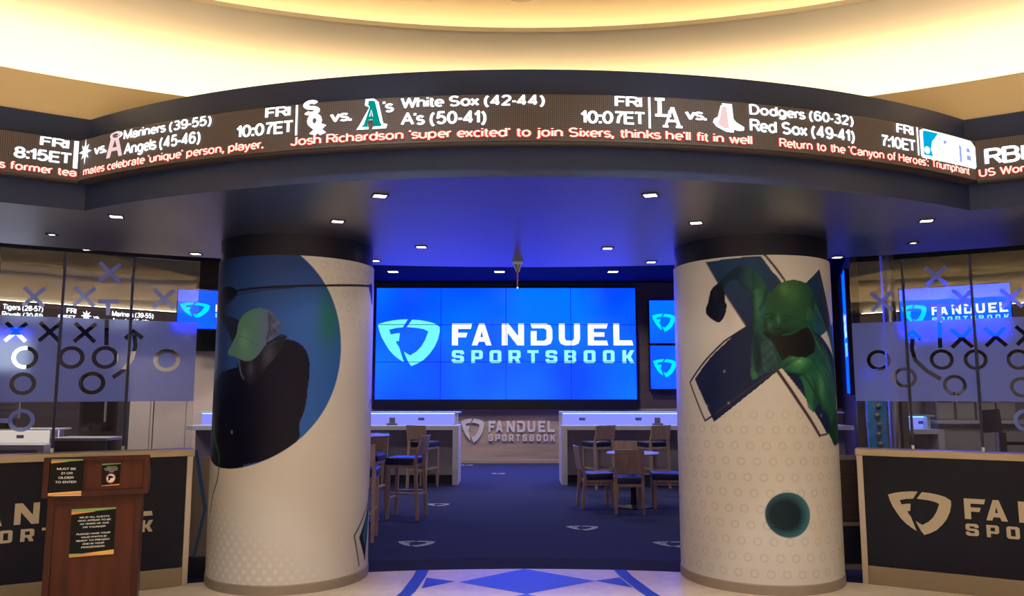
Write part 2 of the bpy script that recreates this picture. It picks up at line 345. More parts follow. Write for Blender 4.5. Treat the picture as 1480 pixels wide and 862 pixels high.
def fit_words(s, u0, u1, v0, v1, hw=.085):
    """one geometry per word; the width fits u0..u1, the capitals fill v0..v1"""
    x = 0; W_ = []; cur = []
    for i, ch in enumerate(s):
        nx_ = s[i + 1] if i + 1 < len(s) else ''
        if ch == ' ':
            W_.append(cur); cur = []; x += .36; continue
        cur.append((ch, x)); x += GL[ch][0] + .215 - (.075 if ch in 'EFLTYVWAKCPRcrktfvwxyesz7-' else 0) - (.065 if nx_ and nx_ in 'TYVWAJXtfvwxysz-1' else 0)
    W_.append(cur); tot = cur[-1][1] + GL[cur[-1][0]][0]; base = .085
    sx = (u1 - u0) / (tot + 2 * base); sy = (v1 - v0) / (1 + 2 * base); out = []
    for w in W_:
        if not w: continue
        out.append(merge_geo([([(u0 + (p[0] + ox + base) * sx, v0 + (p[1] + base) * sy) for p in glyph(ch, hw)[0]], glyph(ch, hw)[1]) for ch, ox in w]))
    return out
def fit_text(s, u0, u1, v0, v1, bold=0, hw=.085): return merge_geo(fit_words(s, u0, u1, v0, v1, hw))
def lay(name, geo, fn, m, parent=None, lift=.003, depth=0.0, step=None):
    """2D geometry (verts, faces) mapped by fn(u, v, w); depth > 0 gives it thickness"""
    vs, fs = geo
    bm = bmesh.new(); bv = [bm.verts.new((a, b, 0)) for a, b in vs]
    for f in fs:
        try: bm.faces.new([bv[i] for i in f])
        except ValueError: pass
    if step:
        a = min(v[0] for v in vs); b = max(v[0] for v in vs); k = math.ceil(a / step) * step
        while k < b:
            bmesh.ops.bisect_plane(bm, geom=bm.verts[:] + bm.edges[:] + bm.faces[:], plane_co=(k, 0, 0), plane_no=(1, 0, 0)); k += step
    if depth:
        r = bmesh.ops.extrude_face_region(bm, geom=bm.faces[:])
        for g in r['geom']:
            if isinstance(g, bmesh.types.BMVert): g.co.z = depth
    for v in bm.verts: v.co = Vector(fn(v.co.x, v.co.y, v.co.z + lift))
    return bm_obj(name, bm, m, parent)
def merge_geo(gs):
    V = []; Fc = []
    for v, f in gs:
        k = len(V); V += list(v); Fc += [tuple(i + k for i in q) for q in f]
    return V, Fc
def plane_map(O, U, N, V=(0, 0, 1)):
    O, U, N, V = Vector(O), Vector(U).normalized(), Vector(N).normalized(), Vector(V).normalized()
    return lambda u, v, w: O + U * u + V * v + N * w
def drum_map(c, r):        # outside of an upright cylinder, u = 0 faces -y
    return lambda u, v, w: (c[0] + (r + w) * sin(u / r), c[1] - (r + w) * cos(u / r), v)
def bowl_map(c, r):        # inside of an upright cylinder, u = 0 at +y
    return lambda u, v, w: (c[0] + (r - w) * sin(u / r), c[1] + (r - w) * cos(u / r), v)
def circle(cx, cy, r, n=28, ry=None):
    return [(cx + r * cos(2 * PI * i / n), cy + (ry or r) * sin(2 * PI * i / n)) for i in range(n)]
def rect(x0, x1, y0, y1): return [(x0, y0), (x1, y0), (x1, y1), (x0, y1)]

# ------------------------------------------------------------------ the shield and lettering seen on screens, walls and carpet
_ml = [(347,290),(385,274),(430,263),(473,257),(515,255),(487,310),(450,314),(412,326),(421,358),(446,351),(472,348),(467,402),(450,405),(458,425),(468,440),(478,478),(497,545),(470,525),(440,497),(412,460),(390,418),(370,376),(356,332)]
_mr = [(538,258),(580,261),(625,270),(665,284),(693,308),(693,340),(684,390),(666,440),(640,485),(606,528),(570,554),(537,570),(522,545),(508,512),(495,472),(512,486),(530,498),(565,472),(592,437),(612,395),(624,355),(629,336),(605,323),(575,315),(508,308)]
MARK = [[((x - 347) / 346 * 90, (570 - y) / 315 * 68) for x, y in L] for L in (_ml, _mr)]
G = {
 'F': [[(0,0),(.3,0),(.3,.37),(.70,.37),(.77,.58),(.3,.58),(.3,.76),(.93,.76),(1,1),(0,1)]],
 'A': [[(0,0),(.28,0),(.35,.17),(.65,.17),(.72,0),(1,0),(.64,1),(.36,1)],[(.43,.38),(.57,.38),(.5,.68)]],
 'N': [[(0,0),(.26,0),(.26,.58),(.70,0),(1,0),(1,1),(.74,1),(.74,.42),(.30,1),(0,1)]],
 'D': [[(0,0),(.72,0),(.92,.08),(1,.28),(1,.72),(.92,.92),(.72,1),(-.02,1),(.06,.79),(.62,.79),(.73,.7),(.73,.3),(.62,.21),(.27,.21),(.27,.66),(0,.66)]],
 'U': [[(0,1),(0,.28),(.08,.08),(.28,0),(.72,0),(.92,.08),(1,.28),(1,1),(.72,1),(.72,.32),(.65,.22),(.35,.22),(.28,.32),(.28,1)]],
 'E': [[(0,0),(1,0),(.94,.22),(.3,.22),(.3,.40),(.82,.40),(.82,.6),(.3,.6),(.3,.78),(.92,.78),(1,1),(0,1)]],
 'L': [[(0,0),(1,0),(.94,.23),(.3,.23),(.3,1),(0,1)]],
 'S': [[(.15,0),(.85,0),(1,.12),(1,.46),(.85,.58),(.32,.61),(.32,.78),(.68,.78),(.68,.68),(1,.68),(1,.88),(.85,1),(.15,1),(0,.88),(0,.54),(.15,.42),(.68,.39),(.68,.22),(.32,.22),(.32,.32),(0,.32),(0,.12)]],
 'P': [[(0,0),(.32,0),(.32,.3),(.85,.3),(1,.42),(1,.88),(.85,1),(0,1)],[(.32,.5),(.68,.5),(.68,.8),(.32,.8)]],
 'O': [[(.15,0),(.85,0),(1,.12),(1,.88),(.85,1),(.15,1),(0,.88),(0,.12)],[(.32,.22),(.68,.22),(.68,.78),(.32,.78)]],
 'R': [[(0,0),(.32,0),(.32,.32),(.5,.32),(.66,0),(1,0),(.82,.34),(1,.45),(1,.88),(.85,1),(0,1)],[(.32,.52),(.68,.52),(.68,.8),(.32,.8)]],
 'T': [[(.34,0),(.66,0),(.66,.78),(1,.78),(1,1),(0,1),(0,.78),(.34,.78)]],
 'B': [[(0,0),(.85,0),(1,.12),(1,.44),(.9,.5),(1,.58),(1,.88),(.85,1),(0,1)],[(.32,.2),(.68,.2),(.68,.42),(.32,.42)],[(.32,.6),(.68,.6),(.68,.8),(.32,.8)]],
 'K': [[(0,0),(.32,0),(.32,.38),(.42,.38),(.66,0),(1,0),(.72,.5),(1,1),(.66,1),(.42,.62),(.32,.62),(.32,1),(0,1)]],
}
W1 = [('F',654.8,683.9),('A',683.6,712),('N',726.8,759),('D',768.8,800),('U',809.4,840),('E',851.3,880.6),('L',888.3,916.8)]
W2 = [('S',654.8,672.4),('P',682.9,699.5),('O',709.2,726.3),('R',736.5,754.1),('T',763.7,780),('S',790,806.9),('B',817,834),('O',844.9,862),('O',872.7,889.5),('K',900.8,917.9)]
def word(W_, y0, y1):
    return [fill2d([[(a - 547 + p[0] * (b - a), 530 - y0 + p[1] * (y0 - y1)) for p in L] for L in G[ch]]) for ch, a, b in W_]
GEO_MARK = fill2d(MARK); GEO_W1 = word(W1, 500, 468.5); GEO_W2 = word(W2, 525.5, 507)
def sc(geo, k, ox=0, oy=0, ky=None):
    return [(ox + p[0] * k, oy + p[1] * (ky or k)) for p in geo[0]], geo[1]
def lockup(fn, k, ox, oy, mats, parent, lift=.003, depth=0, ky=None, only=None):
    """shield with the two lines of lettering beside it (370 x 68 units scaled by k)"""
    for nm, g, m in [('shield_emblem', GEO_MARK, mats[0])] + [('large_letter', q, mats[1]) for q in GEO_W1] + [('small_letter', q, mats[2]) for q in GEO_W2]:
        lay(nm, sc(g, k, ox, oy, ky), fn, m, parent, lift, depth)

# ================================================================== THE SETTING
def arcpts(c, r, a0, a1, n):
    return [(c[0] + r * sin(a0 + (a1 - a0) * i / n), c[1] + r * cos(a0 + (a1 - a0) * i / n)) for i in range(n + 1)]
def isect(c0, r0, c1, r1, sgn):
    d = math.hypot(c1[0] - c0[0], c1[1] - c0[1]); a = (r0 * r0 - r1 * r1 + d * d) / (2 * d); hh = math.sqrt(r0 * r0 - a * a)
    ex = ((c1[0] - c0[0]) / d, (c1[1] - c0[1]) / d)
    return (c0[0] + ex[0] * a + sgn * hh * ex[1], c0[1] + ex[1] * a - sgn * hh * ex[0])
KR = isect(RC, R_FASCIA, DC, D_FASCIA, 1); KL = isect(RC, R_FASCIA, DC, D_FASCIA, -1)       # right / left corner of the drum
TR = isect(RC, R_TICK, DC, D_TICK, 1); TL = isect(RC, R_TICK, DC, D_TICK, -1)
def angR(p): return math.atan2(p[0] - RC[0], p[1] - RC[1])
def angD(p): return math.atan2(p[0] - DC[0], DC[1] - p[1])

# floor of the rotunda, with inlaid stone
fl = latheo('floor', [(0.001, 0), (R_SILL, 0)], stone, seg=128, c=RC, smooth=False); tag(fl, kind='structure')
dia = []
def inlay(name, loops, m):
    o = lay(name, fill2d(loops), lambda u, v, w: (u, v, w), m, fl, lift=.0015)
    return o
px = lambda a, b: atz(a, b, 0)
inlay('diamond_inlay', [[(-.442, 6.709), (.112, 7.195), (.703, 6.745), (.112, 6.33)]], stoneblue)
inlay('diamond_inlay', [[(-.47, 5.90), (.112, 6.33), (.70, 5.90), (.112, 5.45)]], stoneblue)
inlay('triangle_inlay', [[(-.480, 6.735), (-.735, 6.86), (-.735, 6.50)]], stonenavy)
inlay('triangle_inlay', [[(.705, 6.755), (.925, 6.87), (.985, 6.53)]], stonenavy)
for pts in ([(-.80, 7.345), (-.803, 6.9), (-.83, 6.4), (-.92, 5.9), (-1.15, 5.2)], [(.955, 7.345), (.99, 6.9), (1.075, 6.4), (1.20, 5.9), (1.5, 5.2)]):
    inlay('curved_band_inlay', [[(x - .055, y) for x, y in pts] + [(x + .055, y) for x, y in pts[::-1]]], stonenavy)

# lounge carpet beyond the sill ring
bor = latheo('floor_carpet_border', [(R_SILL, .002), (R_SILL + .44, .002)], carpetedge, seg=160, c=RC, smooth=False); tag(bor, kind='structure')
car = latheo('floor_carpet', [(R_SILL + .44, .0), (26, .0)], carpet, seg=128, a0=rad(-105), a1=rad(105), c=RC, smooth=False); tag(car, kind='structure')
for i, (x, y, k) in enumerate([(-.269, 15.2, .0031), (-1.045, 11.1, .0036), (-1.016, 8.32, .0044), (.826, 9.25, .0042), (1.684, 8.29, .0044), (-.988, 16.9, .0035)]):
    g = sc(GEO_MARK, k, x - 45 * k, y - 34 * k, k * 1.05)
    lay('woven_shield_emblem', g, lambda u, v, w: (u, v, w), carpetlogo, car, lift=.004)

# the wall round the back of the rotunda (behind the camera)
wb = latheo('wall_back', [(R_SILL, 0), (R_SILL, Z_SOF)], taupe, seg=96, a0=rad(62), a1=rad(298), c=RC); tag(wb, kind='structure')
# fascia of the rotunda, then tan band, lip and cove, ceiling
a_r, a_l = angR(KR), angR(KL)
fa = latheo('wall_fascia', [(R_FASCIA, Z_SOF), (R_FASCIA, Z_FTOP), (R_FASCIA + .02, Z_FTOP)], navy, seg=140, a0=a_r, a1=2 * PI + a_l, c=RC); tag(fa, kind='structure')
dd = [(DC[0] + D_FASCIA * sin(a), DC[1] - D_FASCIA * cos(a)) for a in np.linspace(angD(KL), angD(KR), 81)]
v = [(x, y, Z_SOF) for x, y in dd] + [(x, y, Z_FTOP) for x, y in dd]
df = from_pydata('wall_drum_fascia', v, [(i, i + 1, 82 + i, 81 + i) for i in range(80)], navy, smooth=True); tag(df, kind='structure')
# lid of the drum between its front and the tan wall
back = arcpts(RC, R_FASCIA + .03, a_r, a_l, 60)
lid = fill2d([dd + back])
ld = lay('ceiling_drum_lid', lid, lambda u, v, w: (u, v, Z_FTOP - .004 + w), navy, lift=0); tag(ld, kind='structure')
tw = latheo('wall_tan_band', [(R_FASCIA + .02, Z_FTOP - .02), (R_FASCIA + .02, Z_LIP), (R_FASCIA + .14, Z_LIP), (R_FASCIA + .14, Z_FTOP + .02)], tanp, seg=160, c=RC); tag(tw, kind='structure')
prof = [(R_FASCIA + .13, Z_FTOP + .02), (7.70, Z_FTOP + .02), (7.70, 3.80)] + [(7.70 - .60 * (1 - cos(t)), 3.80 + .50 * sin(t)) for t in np.linspace(0, PI / 2, 15)[1:]] + [(6.19, 4.30), (6.17, 4.31), (6.17, 4.345), (6.30, 4.345)]
dm = latheo('ceiling_cove', prof, cream, seg=160, c=RC); tag(dm, kind='structure')
prof = [(6.30, 4.345), (6.85, 4.345), (6.85, 4.46)] + [(6.85 - .16 * (1 - cos(t)), 4.46 + .15 * sin(t)) for t in np.linspace(0, PI / 2, 6)[1:]] + [(5.0, 4.64), (2.5, 4.72), (.001, 4.75)]
ce = latheo('ceiling_dome', prof, cream, seg=128, c=RC); tag(ce, kind='structure')
cs = latheo('cove_light_strip', [(7.46, 3.72), (7.52, 3.72), (7.52, 3.69), (7.46, 3.69)], strip_warm, seg=160, c=RC)
tag(cs, 'warm white light strip hidden in the cove above the tan band', 'light strip')
rs = latheo('rim_light_strip', [(6.70, 4.38), (6.75, 4.38), (6.75, 4.36), (6.70, 4.36)], strip_rim, seg=160, c=RC)
tag(rs, 'warm white light strip hidden behind the rim of the upper ceiling', 'light strip')
# the glossy soffit ring
inner = dd + arcpts(RC, R_FASCIA, a_r, 2 * PI + a_l, 120)[1:-1]
outer = arcpts(RC, R_SOFFIT, 0, 2 * PI, 160)[:-1]
so = lay('ceiling_soffit', fill2d([outer, inner]), lambda u, v, w: (u, v, Z_SOF + w), soffm, lift=0); tag(so, kind='structure')
se = latheo('ceiling_soffit_edge', [(R_SOFFIT - .002, Z_SOF + .001), (R_SOFFIT + .025, Z_SOF + .001), (R_SOFFIT + .025, Z_UP)], blackmat, seg=160, a0=rad(-100), a1=rad(100), c=RC); tag(se, kind='structure')
up = from_pydata('ceiling_lounge', [(-16, 3, Z_UP), (16, 3, Z_UP), (16, 20, Z_UP), (-16, 20, Z_UP)], [(0, 1, 2, 3)], darkceil)
# leave the rotunda open under the lounge ceiling
bm = bmesh.new(); bm.from_mesh(up.data); bm.clear()
g2 = fill2d([[(-16, 3), (-9, 3)] + arcpts(RC, R_SOFFIT + .03, rad(-68), rad(68), 60) + [(9, 3), (16, 3), (16, 20), (-16, 20)]])
bv = [bm.verts.new((a, b, Z_UP)) for a, b in g2[0]]
for f in g2[1]: bm.faces.new([bv[i] for i in f])
bm.to_mesh(up.data); bm.free(); tag(up, kind='structure')

# lounge walls
YB = 17.4
def wallstrip(name, p, q, z0, z1, m, th=.1):
    p, q = Vector((*p, 0)), Vector((*q, 0)); u = (q - p).normalized(); n = Vector((-u.y, u.x, 0))
    vs = [(*(p).xy, z0), (*(q).xy, z0), (*(q + n * th).xy, z0), (*(p + n * th).xy, z0), (*(p).xy, z1), (*(q).xy, z1), (*(q + n * th).xy, z1), (*(p + n * th).xy, z1)]
    o = from_pydata(name, vs, [(0, 1, 5, 4), (1, 2, 6, 5), (2, 3, 7, 6), (3, 0, 4, 7), (4, 5, 6, 7), (3, 2, 1, 0)], m); tag(o, kind='structure'); return o
wallstrip('wall_rear', (-6.6, YB), (7.4, YB), 0, 1.20, backwood)
wallstrip('wall_rear_upper', (-6.6, YB), (7.4, YB), 1.20, Z_UP, darkwood)
wallstrip('baseboard_rear', (-6.4, YB - .02), (6.2, YB - .02), .0, .06, taupe, .02)
wallstrip('wall_right_partition', (7.40, 17.4), (5.93, 13.35), 0, Z_UP, darkwood, .12)
# tan cove walls of the side rooms, ticker ledges below them
for s, nm in ((-1, 'left'), (1, 'right')):
    A, B = ((-12.2, 12.4), (-6.9, 17.4)) if s < 0 else ((12.4, 13.0), (7.85, 17.35))
    if s < 0: P, Q = A, B
    else: P, Q = B, A
    wallstrip('wall_%s_cove' % nm, P, Q, 3.30, Z_UP, tanp)
    wallstrip('wall_%s_lower' % nm, P, Q, 0, 2.84, darkwood)
    u = (Vector((*Q, 0)) - Vector((*P, 0))).normalized(); n = Vector((u.y, -u.x, 0))     # n faces the room
    L = (Vector((*Q, 0)) - Vector((*P, 0))).length
    O = Vector((*P, 0)) + n * .22
    e = thing('ticker_display', ('scrolling score ticker on the far wall seen through the %s glass, under the tan band' % nm), 'ticker display')
    Mx = Matrix.Translation(O) @ Matrix(((u.x, -n.x, 0, 0), (u.y, -n.y, 0, 0), (0, 0, 1, 0), (0, 0, 0, 1)))
    boxo('cabinet', 0, L, 0, .22, 2.85, 3.30, blackmat, e, M=Mx)
    fnm = plane_map(O, u, n)
    lay('led_face', ([(0.02, 2.88), (L - .02, 2.88), (L - .02, 3.27), (.02, 3.27)], [(0, 1, 2, 3)]), fnm, ledpanel, e, .004)
    bm = bmesh.new(); box(bm, .1, L - .1, .14, .17, 3.305, 3.325, M=Mx)
    bm_obj('light_strip', bm, glow('side_cove_strip', WARM, 7), e)
    if s < 0:
        def uofp(x, y):
            d = ray(x, y); # plane through O with normal n
            t = (n.x * O.x + n.y * O.y) / (n.x * d[0] + n.y * d[1])
            pt = Vector((d[0] * t, d[1] * t, 0)) - O; return pt.dot(u)
        for tx, x0, x1, z0, z1 in (('Tigers (28-57)', 3, 62, 3.13, 3.235), ('Royals (30-61)', 3, 62, 2.99, 3.095), ('FRI', 96, 110, 3.13, 3.235), ('8:15ET', 84, 110, 2.99, 3.095), ('vs.', 135, 144, 3.06, 3.12), ('Mariners (39-55)', 162, 222, 3.13, 3.235), ('Angels (45-46)', 162, 216, 2.99, 3.095)):
            for w in fit_words(tx, uofp(x0, 450), uofp(x1, 450), z0, z1, .10): lay('score_text', w, fnm, tk_white, e, .012)
        cxu = uofp(125, 450); k = (uofp(133, 450) - uofp(117, 450)) / 2
        st = [(cxu + (k if i % 2 == 0 else k * .45) * cos(i * PI / 8), 3.10 + (.12 if i % 2 == 0 else .055) * sin(i * PI / 8)) for i in range(16)]
        lay('team_logo', fill2d([st]), fnm, tk_white, e, .012)

# ================================================================== TICKER OVER THE ENTRANCE
Z_T0, Z_T1 = 3.083, 3.392
def tick_u(x, y=170):
    p = hit_cyl(x, y, DC, D_TICK); return D_TICK * angD(p)
def wing_u(x, y=200):
    p = hit_cyl(x, y, RC, R_TICK, True); return R_TICK * angR(p)
HT = Z_T1 - Z_T0
ROW1 = (Z_T1 - .25 * HT, Z_T1 - .035 * HT); ROW2 = (Z_T1 - .605 * HT, Z_T1 - .345 * HT); ROW3 = (Z_T0 + .115 * HT, Z_T0 + .305 * HT); RM = (Z_T1 - .45 * HT, Z_T1 - .22 * HT)
def ticker(label, fn, ua, ub, radius, step_n):
    e = thing('ticker_display', label, 'ticker display')
    us = np.linspace(ua, ub, step_n + 1)
    ring = []
    for pr in ((Z_T0, -.085), (Z_T0, 0), (Z_T0 + .012, 0), (Z_T1 - .006, 0), (Z_T1, -.004), (Z_T1, -.085)):
        ring.append([fn(u, pr[0], pr[1]) for u in us])
    vs = [p for r in ring for p in r]; n = step_n + 1
    fs = [(k * n + i, k * n + i + 1, (k + 1) * n + i + 1, (k + 1) * n + i) for k in range(5) for i in range(step_n)]
    from_pydata('housing', vs, fs, mat('dark_brown_trim', (.030, .020, .022), .4), e, True)
    v2 = [fn(u, z, .002) for z in (Z_T0 + .012, Z_T1 - .006) for u in us]
    o = from_pydata('led_face', v2, [(i, i + 1, n + i + 1, n + i) for i in range(step_n)], ledpanel, e, True)
    uvl = o.data.uv_layers.new(name='UVMap')
    for lp in o.data.loops:
        vi = lp.vertex_index; uvl.data[lp.index].uv = (us[vi % n], Z_T0 if vi < n else Z_T1)
    return e
fnd = drum_map(DC, D_TICK); fnw = bowl_map(RC, R_TICK)
uTL, uTR = D_TICK * angD(TL), D_TICK * angD(TR)
tk = ticker('curved scrolling score ticker wrapped round the drum above the entrance', fnd, uTL, uTR, D_TICK, 90)
def put(e, fn, kind, s, u0, u1, row, m=None, bold=.012, lift=.010):
    if kind == 'headline':
        for w, c_ in zip(fit_words(s, u0, u1, *row, .150), fit_words(s, u0, u1, *row, .080)):
            o = lay('headline_word', w, fn, tk_red, e, lift - .003, step=.12)
            lay('word_core', c_, fn, tk_core, o, lift, step=.12)
    else:
        for w in fit_words(s, u0, u1, *row, .097): lay(kind, w, fn, m or tk_white, e, lift, step=.12)
T = tick_u
for s, a, b, row, y in (('Mariners (39-55)', 182, 307, ROW1, 177), ('Angels (45-46)', 182, 291, ROW2, 200), ('FRI', 385, 421, ROW1, 158), ('10:07ET', 343, 426, ROW2, 180),
        ('White Sox (42-44)', 580, 787, ROW1, 147), ("A's (50-41)", 580, 703, ROW2, 172), ('FRI', 888, 927, ROW1, 146), ('10:07ET', 838, 933, ROW2, 168),
        ('Dodgers (60-32)', 1082, 1231, ROW1, 162), ('Red Sox (49-41)', 1083, 1233, ROW2, 190), ('FRI', 1294, 1318, ROW1, 188), ('7:10ET', 1272, 1322, ROW2, 208),
        ('vs.', 138, 156, RM, 213), ('vs.', 478, 509, RM, 167), ('vs.', 989, 1020, RM, 164)):
    put(tk, fnd, 'score_text', s, T(a, y), T(b, y), row)
for s, a, b, ya, yb in (("mates celebrate 'unique' person, player.", 122, 382, 250, 208), ("Josh Richardson 'super excited' to join Sixers, thinks he'll fit in well", 421, 1086, 200, 200), ("Return to the 'Canyon of Heroes': Triumphant", 1125, 1400, 205, 252)):
    put(tk, fnd, 'headline', s, max(T(a, ya), uTL + .02), min(T(b, yb), uTR - .02), ROW3)
for x, y in ((430, 165), (938, 160), (1325, 208)):
    u = T(x, y); lay('divider_line', fill2d([rect(u - .007, u + .007, ROW2[0] - .02, ROW1[1])]), fnd, tk_white, tk, .010)
ZM = (ROW1[1] + ROW2[0]) / 2; HH = (ROW1[1] - ROW2[0])
# compass star
c0 = T(125, 220); kx = .075
lay('team_logo', fill2d([[(c0 + (kx if i % 2 == 0 else kx * .45) * cos(i * PI / 8) * (1 if i % 4 == 0 else .8), ZM + (HH * .55 if i % 2 == 0 else HH * .26) * sin(i * PI / 8) * (1 if i % 4 == 0 else .75)) for i in range(16)]]), fnd, tk_white, tk, .010, step=.1)
# haloed letter A
c0 = T(168, 205)
lg = lay('team_logo', fill2d([[(c0 - .085, ZM - HH * .5), (c0 - .045, ZM - HH * .5), (c0 - .03, ZM - HH * .25), (c0 + .03, ZM - HH * .25), (c0 + .045, ZM - HH * .5), (c0 + .085, ZM - HH * .5), (c0 + .03, ZM + HH * .36), (c0 - .03, ZM + HH * .36)], [(c0 - .022, ZM - HH * .1), (c0 + .022, ZM - HH * .1), (c0, ZM + HH * .2)], circle(c0, ZM + HH * .40, .055, 20, HH * .12), circle(c0, ZM + HH * .40, .03, 16, HH * .05)]), fnd, tk_pink, tk, .010, step=.1)
lay('logo_outline', fill2d([circle(c0, ZM + HH * .40, .066, 20, HH * .15), circle(c0, ZM + HH * .40, .048, 20, HH * .10)]), fnd, tk_white, lg, .002)
# slanted S-o-x monogram
c0 = T(455, 165)
for s, dx, dz, w_, h_ in (('S', -.020, .060, .100, .095), ('o', .004, -.012, .085, .115), ('x', .028, -.070, .100, .110)):
    lay('team_logo', fit_text(s, c0 + dx - w_ / 2, c0 + dx + w_ / 2, ZM + dz - h_ * .45, ZM + dz + h_ * .5, hw=.15), fnd, tk_white, tk, .010, step=.1)
# green gothic A with apostrophe s
a0, a1 = T(519, 162), T(558, 162)
def gA(x0, x1, g):
    w = x1 - x0; h0 = ROW2[0] - .004; hh = HH * 1.0
    P = lambda a, b: (x0 + a * w, h0 + b * hh)
    o = [P(-.02 - g, 0 - g), P(.34 + g, 0 - g), P(.36, .08 + g), P(.30, .14), P(.36, .28), P(.56, .28), P(.60, .12), P(.56 - g, -g), P(.98 + g, -g), P(1.02 + g, .1), P(.92, .14), P(.68 + g, .92), P(.56, 1 + g), P(.30 - g, 1 + g), P(.28 - g, .82), P(.40, .74), P(.10 - g, .12)]
    i = [P(.40 + g * .6, .40), P(.54 - g * .6, .40), P(.48, .66)]
    return fill2d([o, i])
o = lay('team_logo', gA(a0, a1, .05), fnd, tk_white, tk, .009, step=.1)
lay('letter_fill', gA(a0 + .02, a1 - .02, -.03), fnd, tk_green, o, .013, step=.1)
put(tk, fnd, 'team_logo', "'s", T(554, 150), T(570, 150), (ZM, ZM + .075), bold=.03)
# interlocked L and A
b0, b1 = T(946, 160), T(983, 160); w = b1 - b0
zl, zh = ROW2[0], ROW1[1]; q = lambda a, b: (b0 + a * w, zl + b * (zh - zl))
lay('team_logo', fill2d([[q(0, 1), q(0, .90), q(.10, .90), q(.10, .42), q(0, .42), q(0, .32), q(.62, .32), q(.62, .56), q(.52, .56), q(.50, .42), q(.26, .42), q(.26, .90), q(.38, .90), q(.38, 1)]]), fnd, tk_white, tk, .010, step=.1)
lay('team_logo', fill2d([[q(.28, -.06), q(.50, -.06), q(.50, .02), q(.46, .02), q(.50, .14), q(.80, .14), q(.84, .02), q(.79, .02), q(.79, -.06), q(1.05, -.06), q(1.05, .02), q(.98, .02), q(.74, .68), q(.60, .68), q(.36, .02), q(.28, .02)], [q(.53, .23), q(.76, .23), q(.65, .52)]]), fnd, tk_white, tk, .012, step=.1)
# pair of socks
s0, s1 = T(1029, 165), T(1074, 165); w = s1 - s0; S_ = lambda a, b: (s0 + a * w, ROW2[0] - .015 + b * HH * 1.05)
sk1 = [S_(.30, .98), S_(.62, .98), S_(.66, .45), S_(.75, .35), S_(1.0, .20), S_(.98, .08), S_(.80, .06), S_(.55, .14), S_(.45, .4)]
sk2 = [S_(.26, .90), S_(.50, .94), S_(.56, .28), S_(.68, .12), S_(.64, -.02), S_(.40, .0), S_(.10, .16), S_(0, .30), S_(.04, .42), S_(.16, .5)]
o = lay('team_logo', fill2d([sk1]), fnd, tk_white, tk, .009, step=.1)
lay('sock', fill2d([sk2]), fnd, tk_white, o, .011, step=.1)
lay('sock_shade', fill2d([[S_(.28, .85), S_(.44, .86), S_(.48, .3), S_(.5, .12), S_(.36, .1), S_(.14, .24), S_(.22, .48)]]), fnd, tk_pink, o, .014, step=.1)
# league badge: rounded frame, blue half, batter silhouette, ball, letters
q0, q1 = T(1329, 215), min(T(1414, 240), uTR - .015); w = q1 - q0; Q = lambda a, b: (q0 + a * w, ROW2[0] - .03 + b * (ROW1[1] - ROW2[0] + .03))
o = lay('league_logo', fill2d([[Q(.0, .08), Q(.02, 0), Q(.97, 0), Q(1, .08), Q(1, .80), Q(.92, .97), Q(.06, 1), Q(0, .92)]]), fnd, tk_white, tk, .009, step=.1)
lay('blue_field', fill2d([[Q(.04, .1), Q(.19, .1), Q(.16, .35), Q(.19, .62), Q(.23, .72), Q(.30, .94), Q(.07, .94), Q(.04, .88)]]), fnd, tk_sky, o, .013, step=.1)
lay('ball', fill2d([circle(*Q(.09, .27), .028, 16, .026)]), fnd, tk_white, o, .016)
for L in ([Q(.66, .10), Q(.70, .10), Q(.70, .66), Q(.66, .74)], [Q(.80, .24), Q(.88, .24), Q(.88, .40), Q(.80, .42)], [Q(.80, .52), Q(.87, .52), Q(.87, .66), Q(.80, .66)], [Q(.38, .62), Q(.42, .62), Q(.44, .74), Q(.38, .74)]):
    lay('badge_shadow', fill2d([L]), fnd, tk_halo, o, .015, step=.1)
# wings
wl = ticker('straight wing of score ticker at the left edge of the photo', fnw, R_TICK * (angR(TL) - .5), R_TICK * angR(TL), R_TICK, 20)
Uw = wing_u
put(wl, fnw, 'score_text', 'FRI', Uw(58, 206), Uw(100, 208), ROW1); put(wl, fnw, 'score_text', '8:15ET', Uw(20, 222), Uw(105, 228), ROW2)
put(wl, fnw, 'headline', 's former tea', Uw(-3, 243), R_TICK * angR(TL) - .012, ROW3)
u = R_TICK * angR(TL) - .022; lay('divider_line', fill2d([rect(u - .016, u + .012, ROW2[0] - .025, ROW1[1])]), fnw, tk_white, wl, .010)
wr = ticker('straight wing of score ticker at the right edge of the photo', fnw, R_TICK * angR(TR), R_TICK * (angR(TR) + .5), R_TICK, 20)
put(wr, fnw, 'score_text', 'RBI', Uw(1423, 228), Uw(1482, 220), (Z_T0 + .38 * HT, Z_T0 + .76 * HT), bold=.03)
put(wr, fnw, 'headline', 'US Women', R_TICK * angR(TR) + .012, Uw(1512, 250), ROW3)

# ================================================================== COLUMNS WITH PRINTED WRAPS
CR_ = .68
LCOL, RCOL = (-1.95, 6.95), (2.17, 6.95)
def col_uv(c, x, y):
    p = hit_cyl(x, y, c, CR_)
    if p is None:
        # beyond the silhouette: carry on round the side
        d0 = math.hypot(*c); ax = math.atan2(c[0], c[1]); s = 1 if math.atan2(x - 740, FPX) > ax else -1
        half = math.asin(CR_ / d0); edge = 740 + FPX * math.tan(ax + s * half)
        a = ax * -1 * 0 + (-ax + s * (PI / 2 - half)); over = abs(x - edge)
        p2 = hit_cyl(edge - s * 2, y, c, CR_)
        z = p2[2] if p2 else 1.6
        a2 = math.atan2(p2[0] - c[0], c[1] - p2[1]) if p2 else a
        return (CR_ * (a2 + s * (over * .012 + .05)), z)
    return (CR_ * math.atan2(p[0] - c[0], c[1] - p[1]), p[2])
NA, NZ = 400, 420
Z0W, Z1W = .07, 2.715
A0, A1 = rad(-112), rad(112)
def L3(c, k=1.35): return np.minimum(np.array(lin(c)) * k, .9)
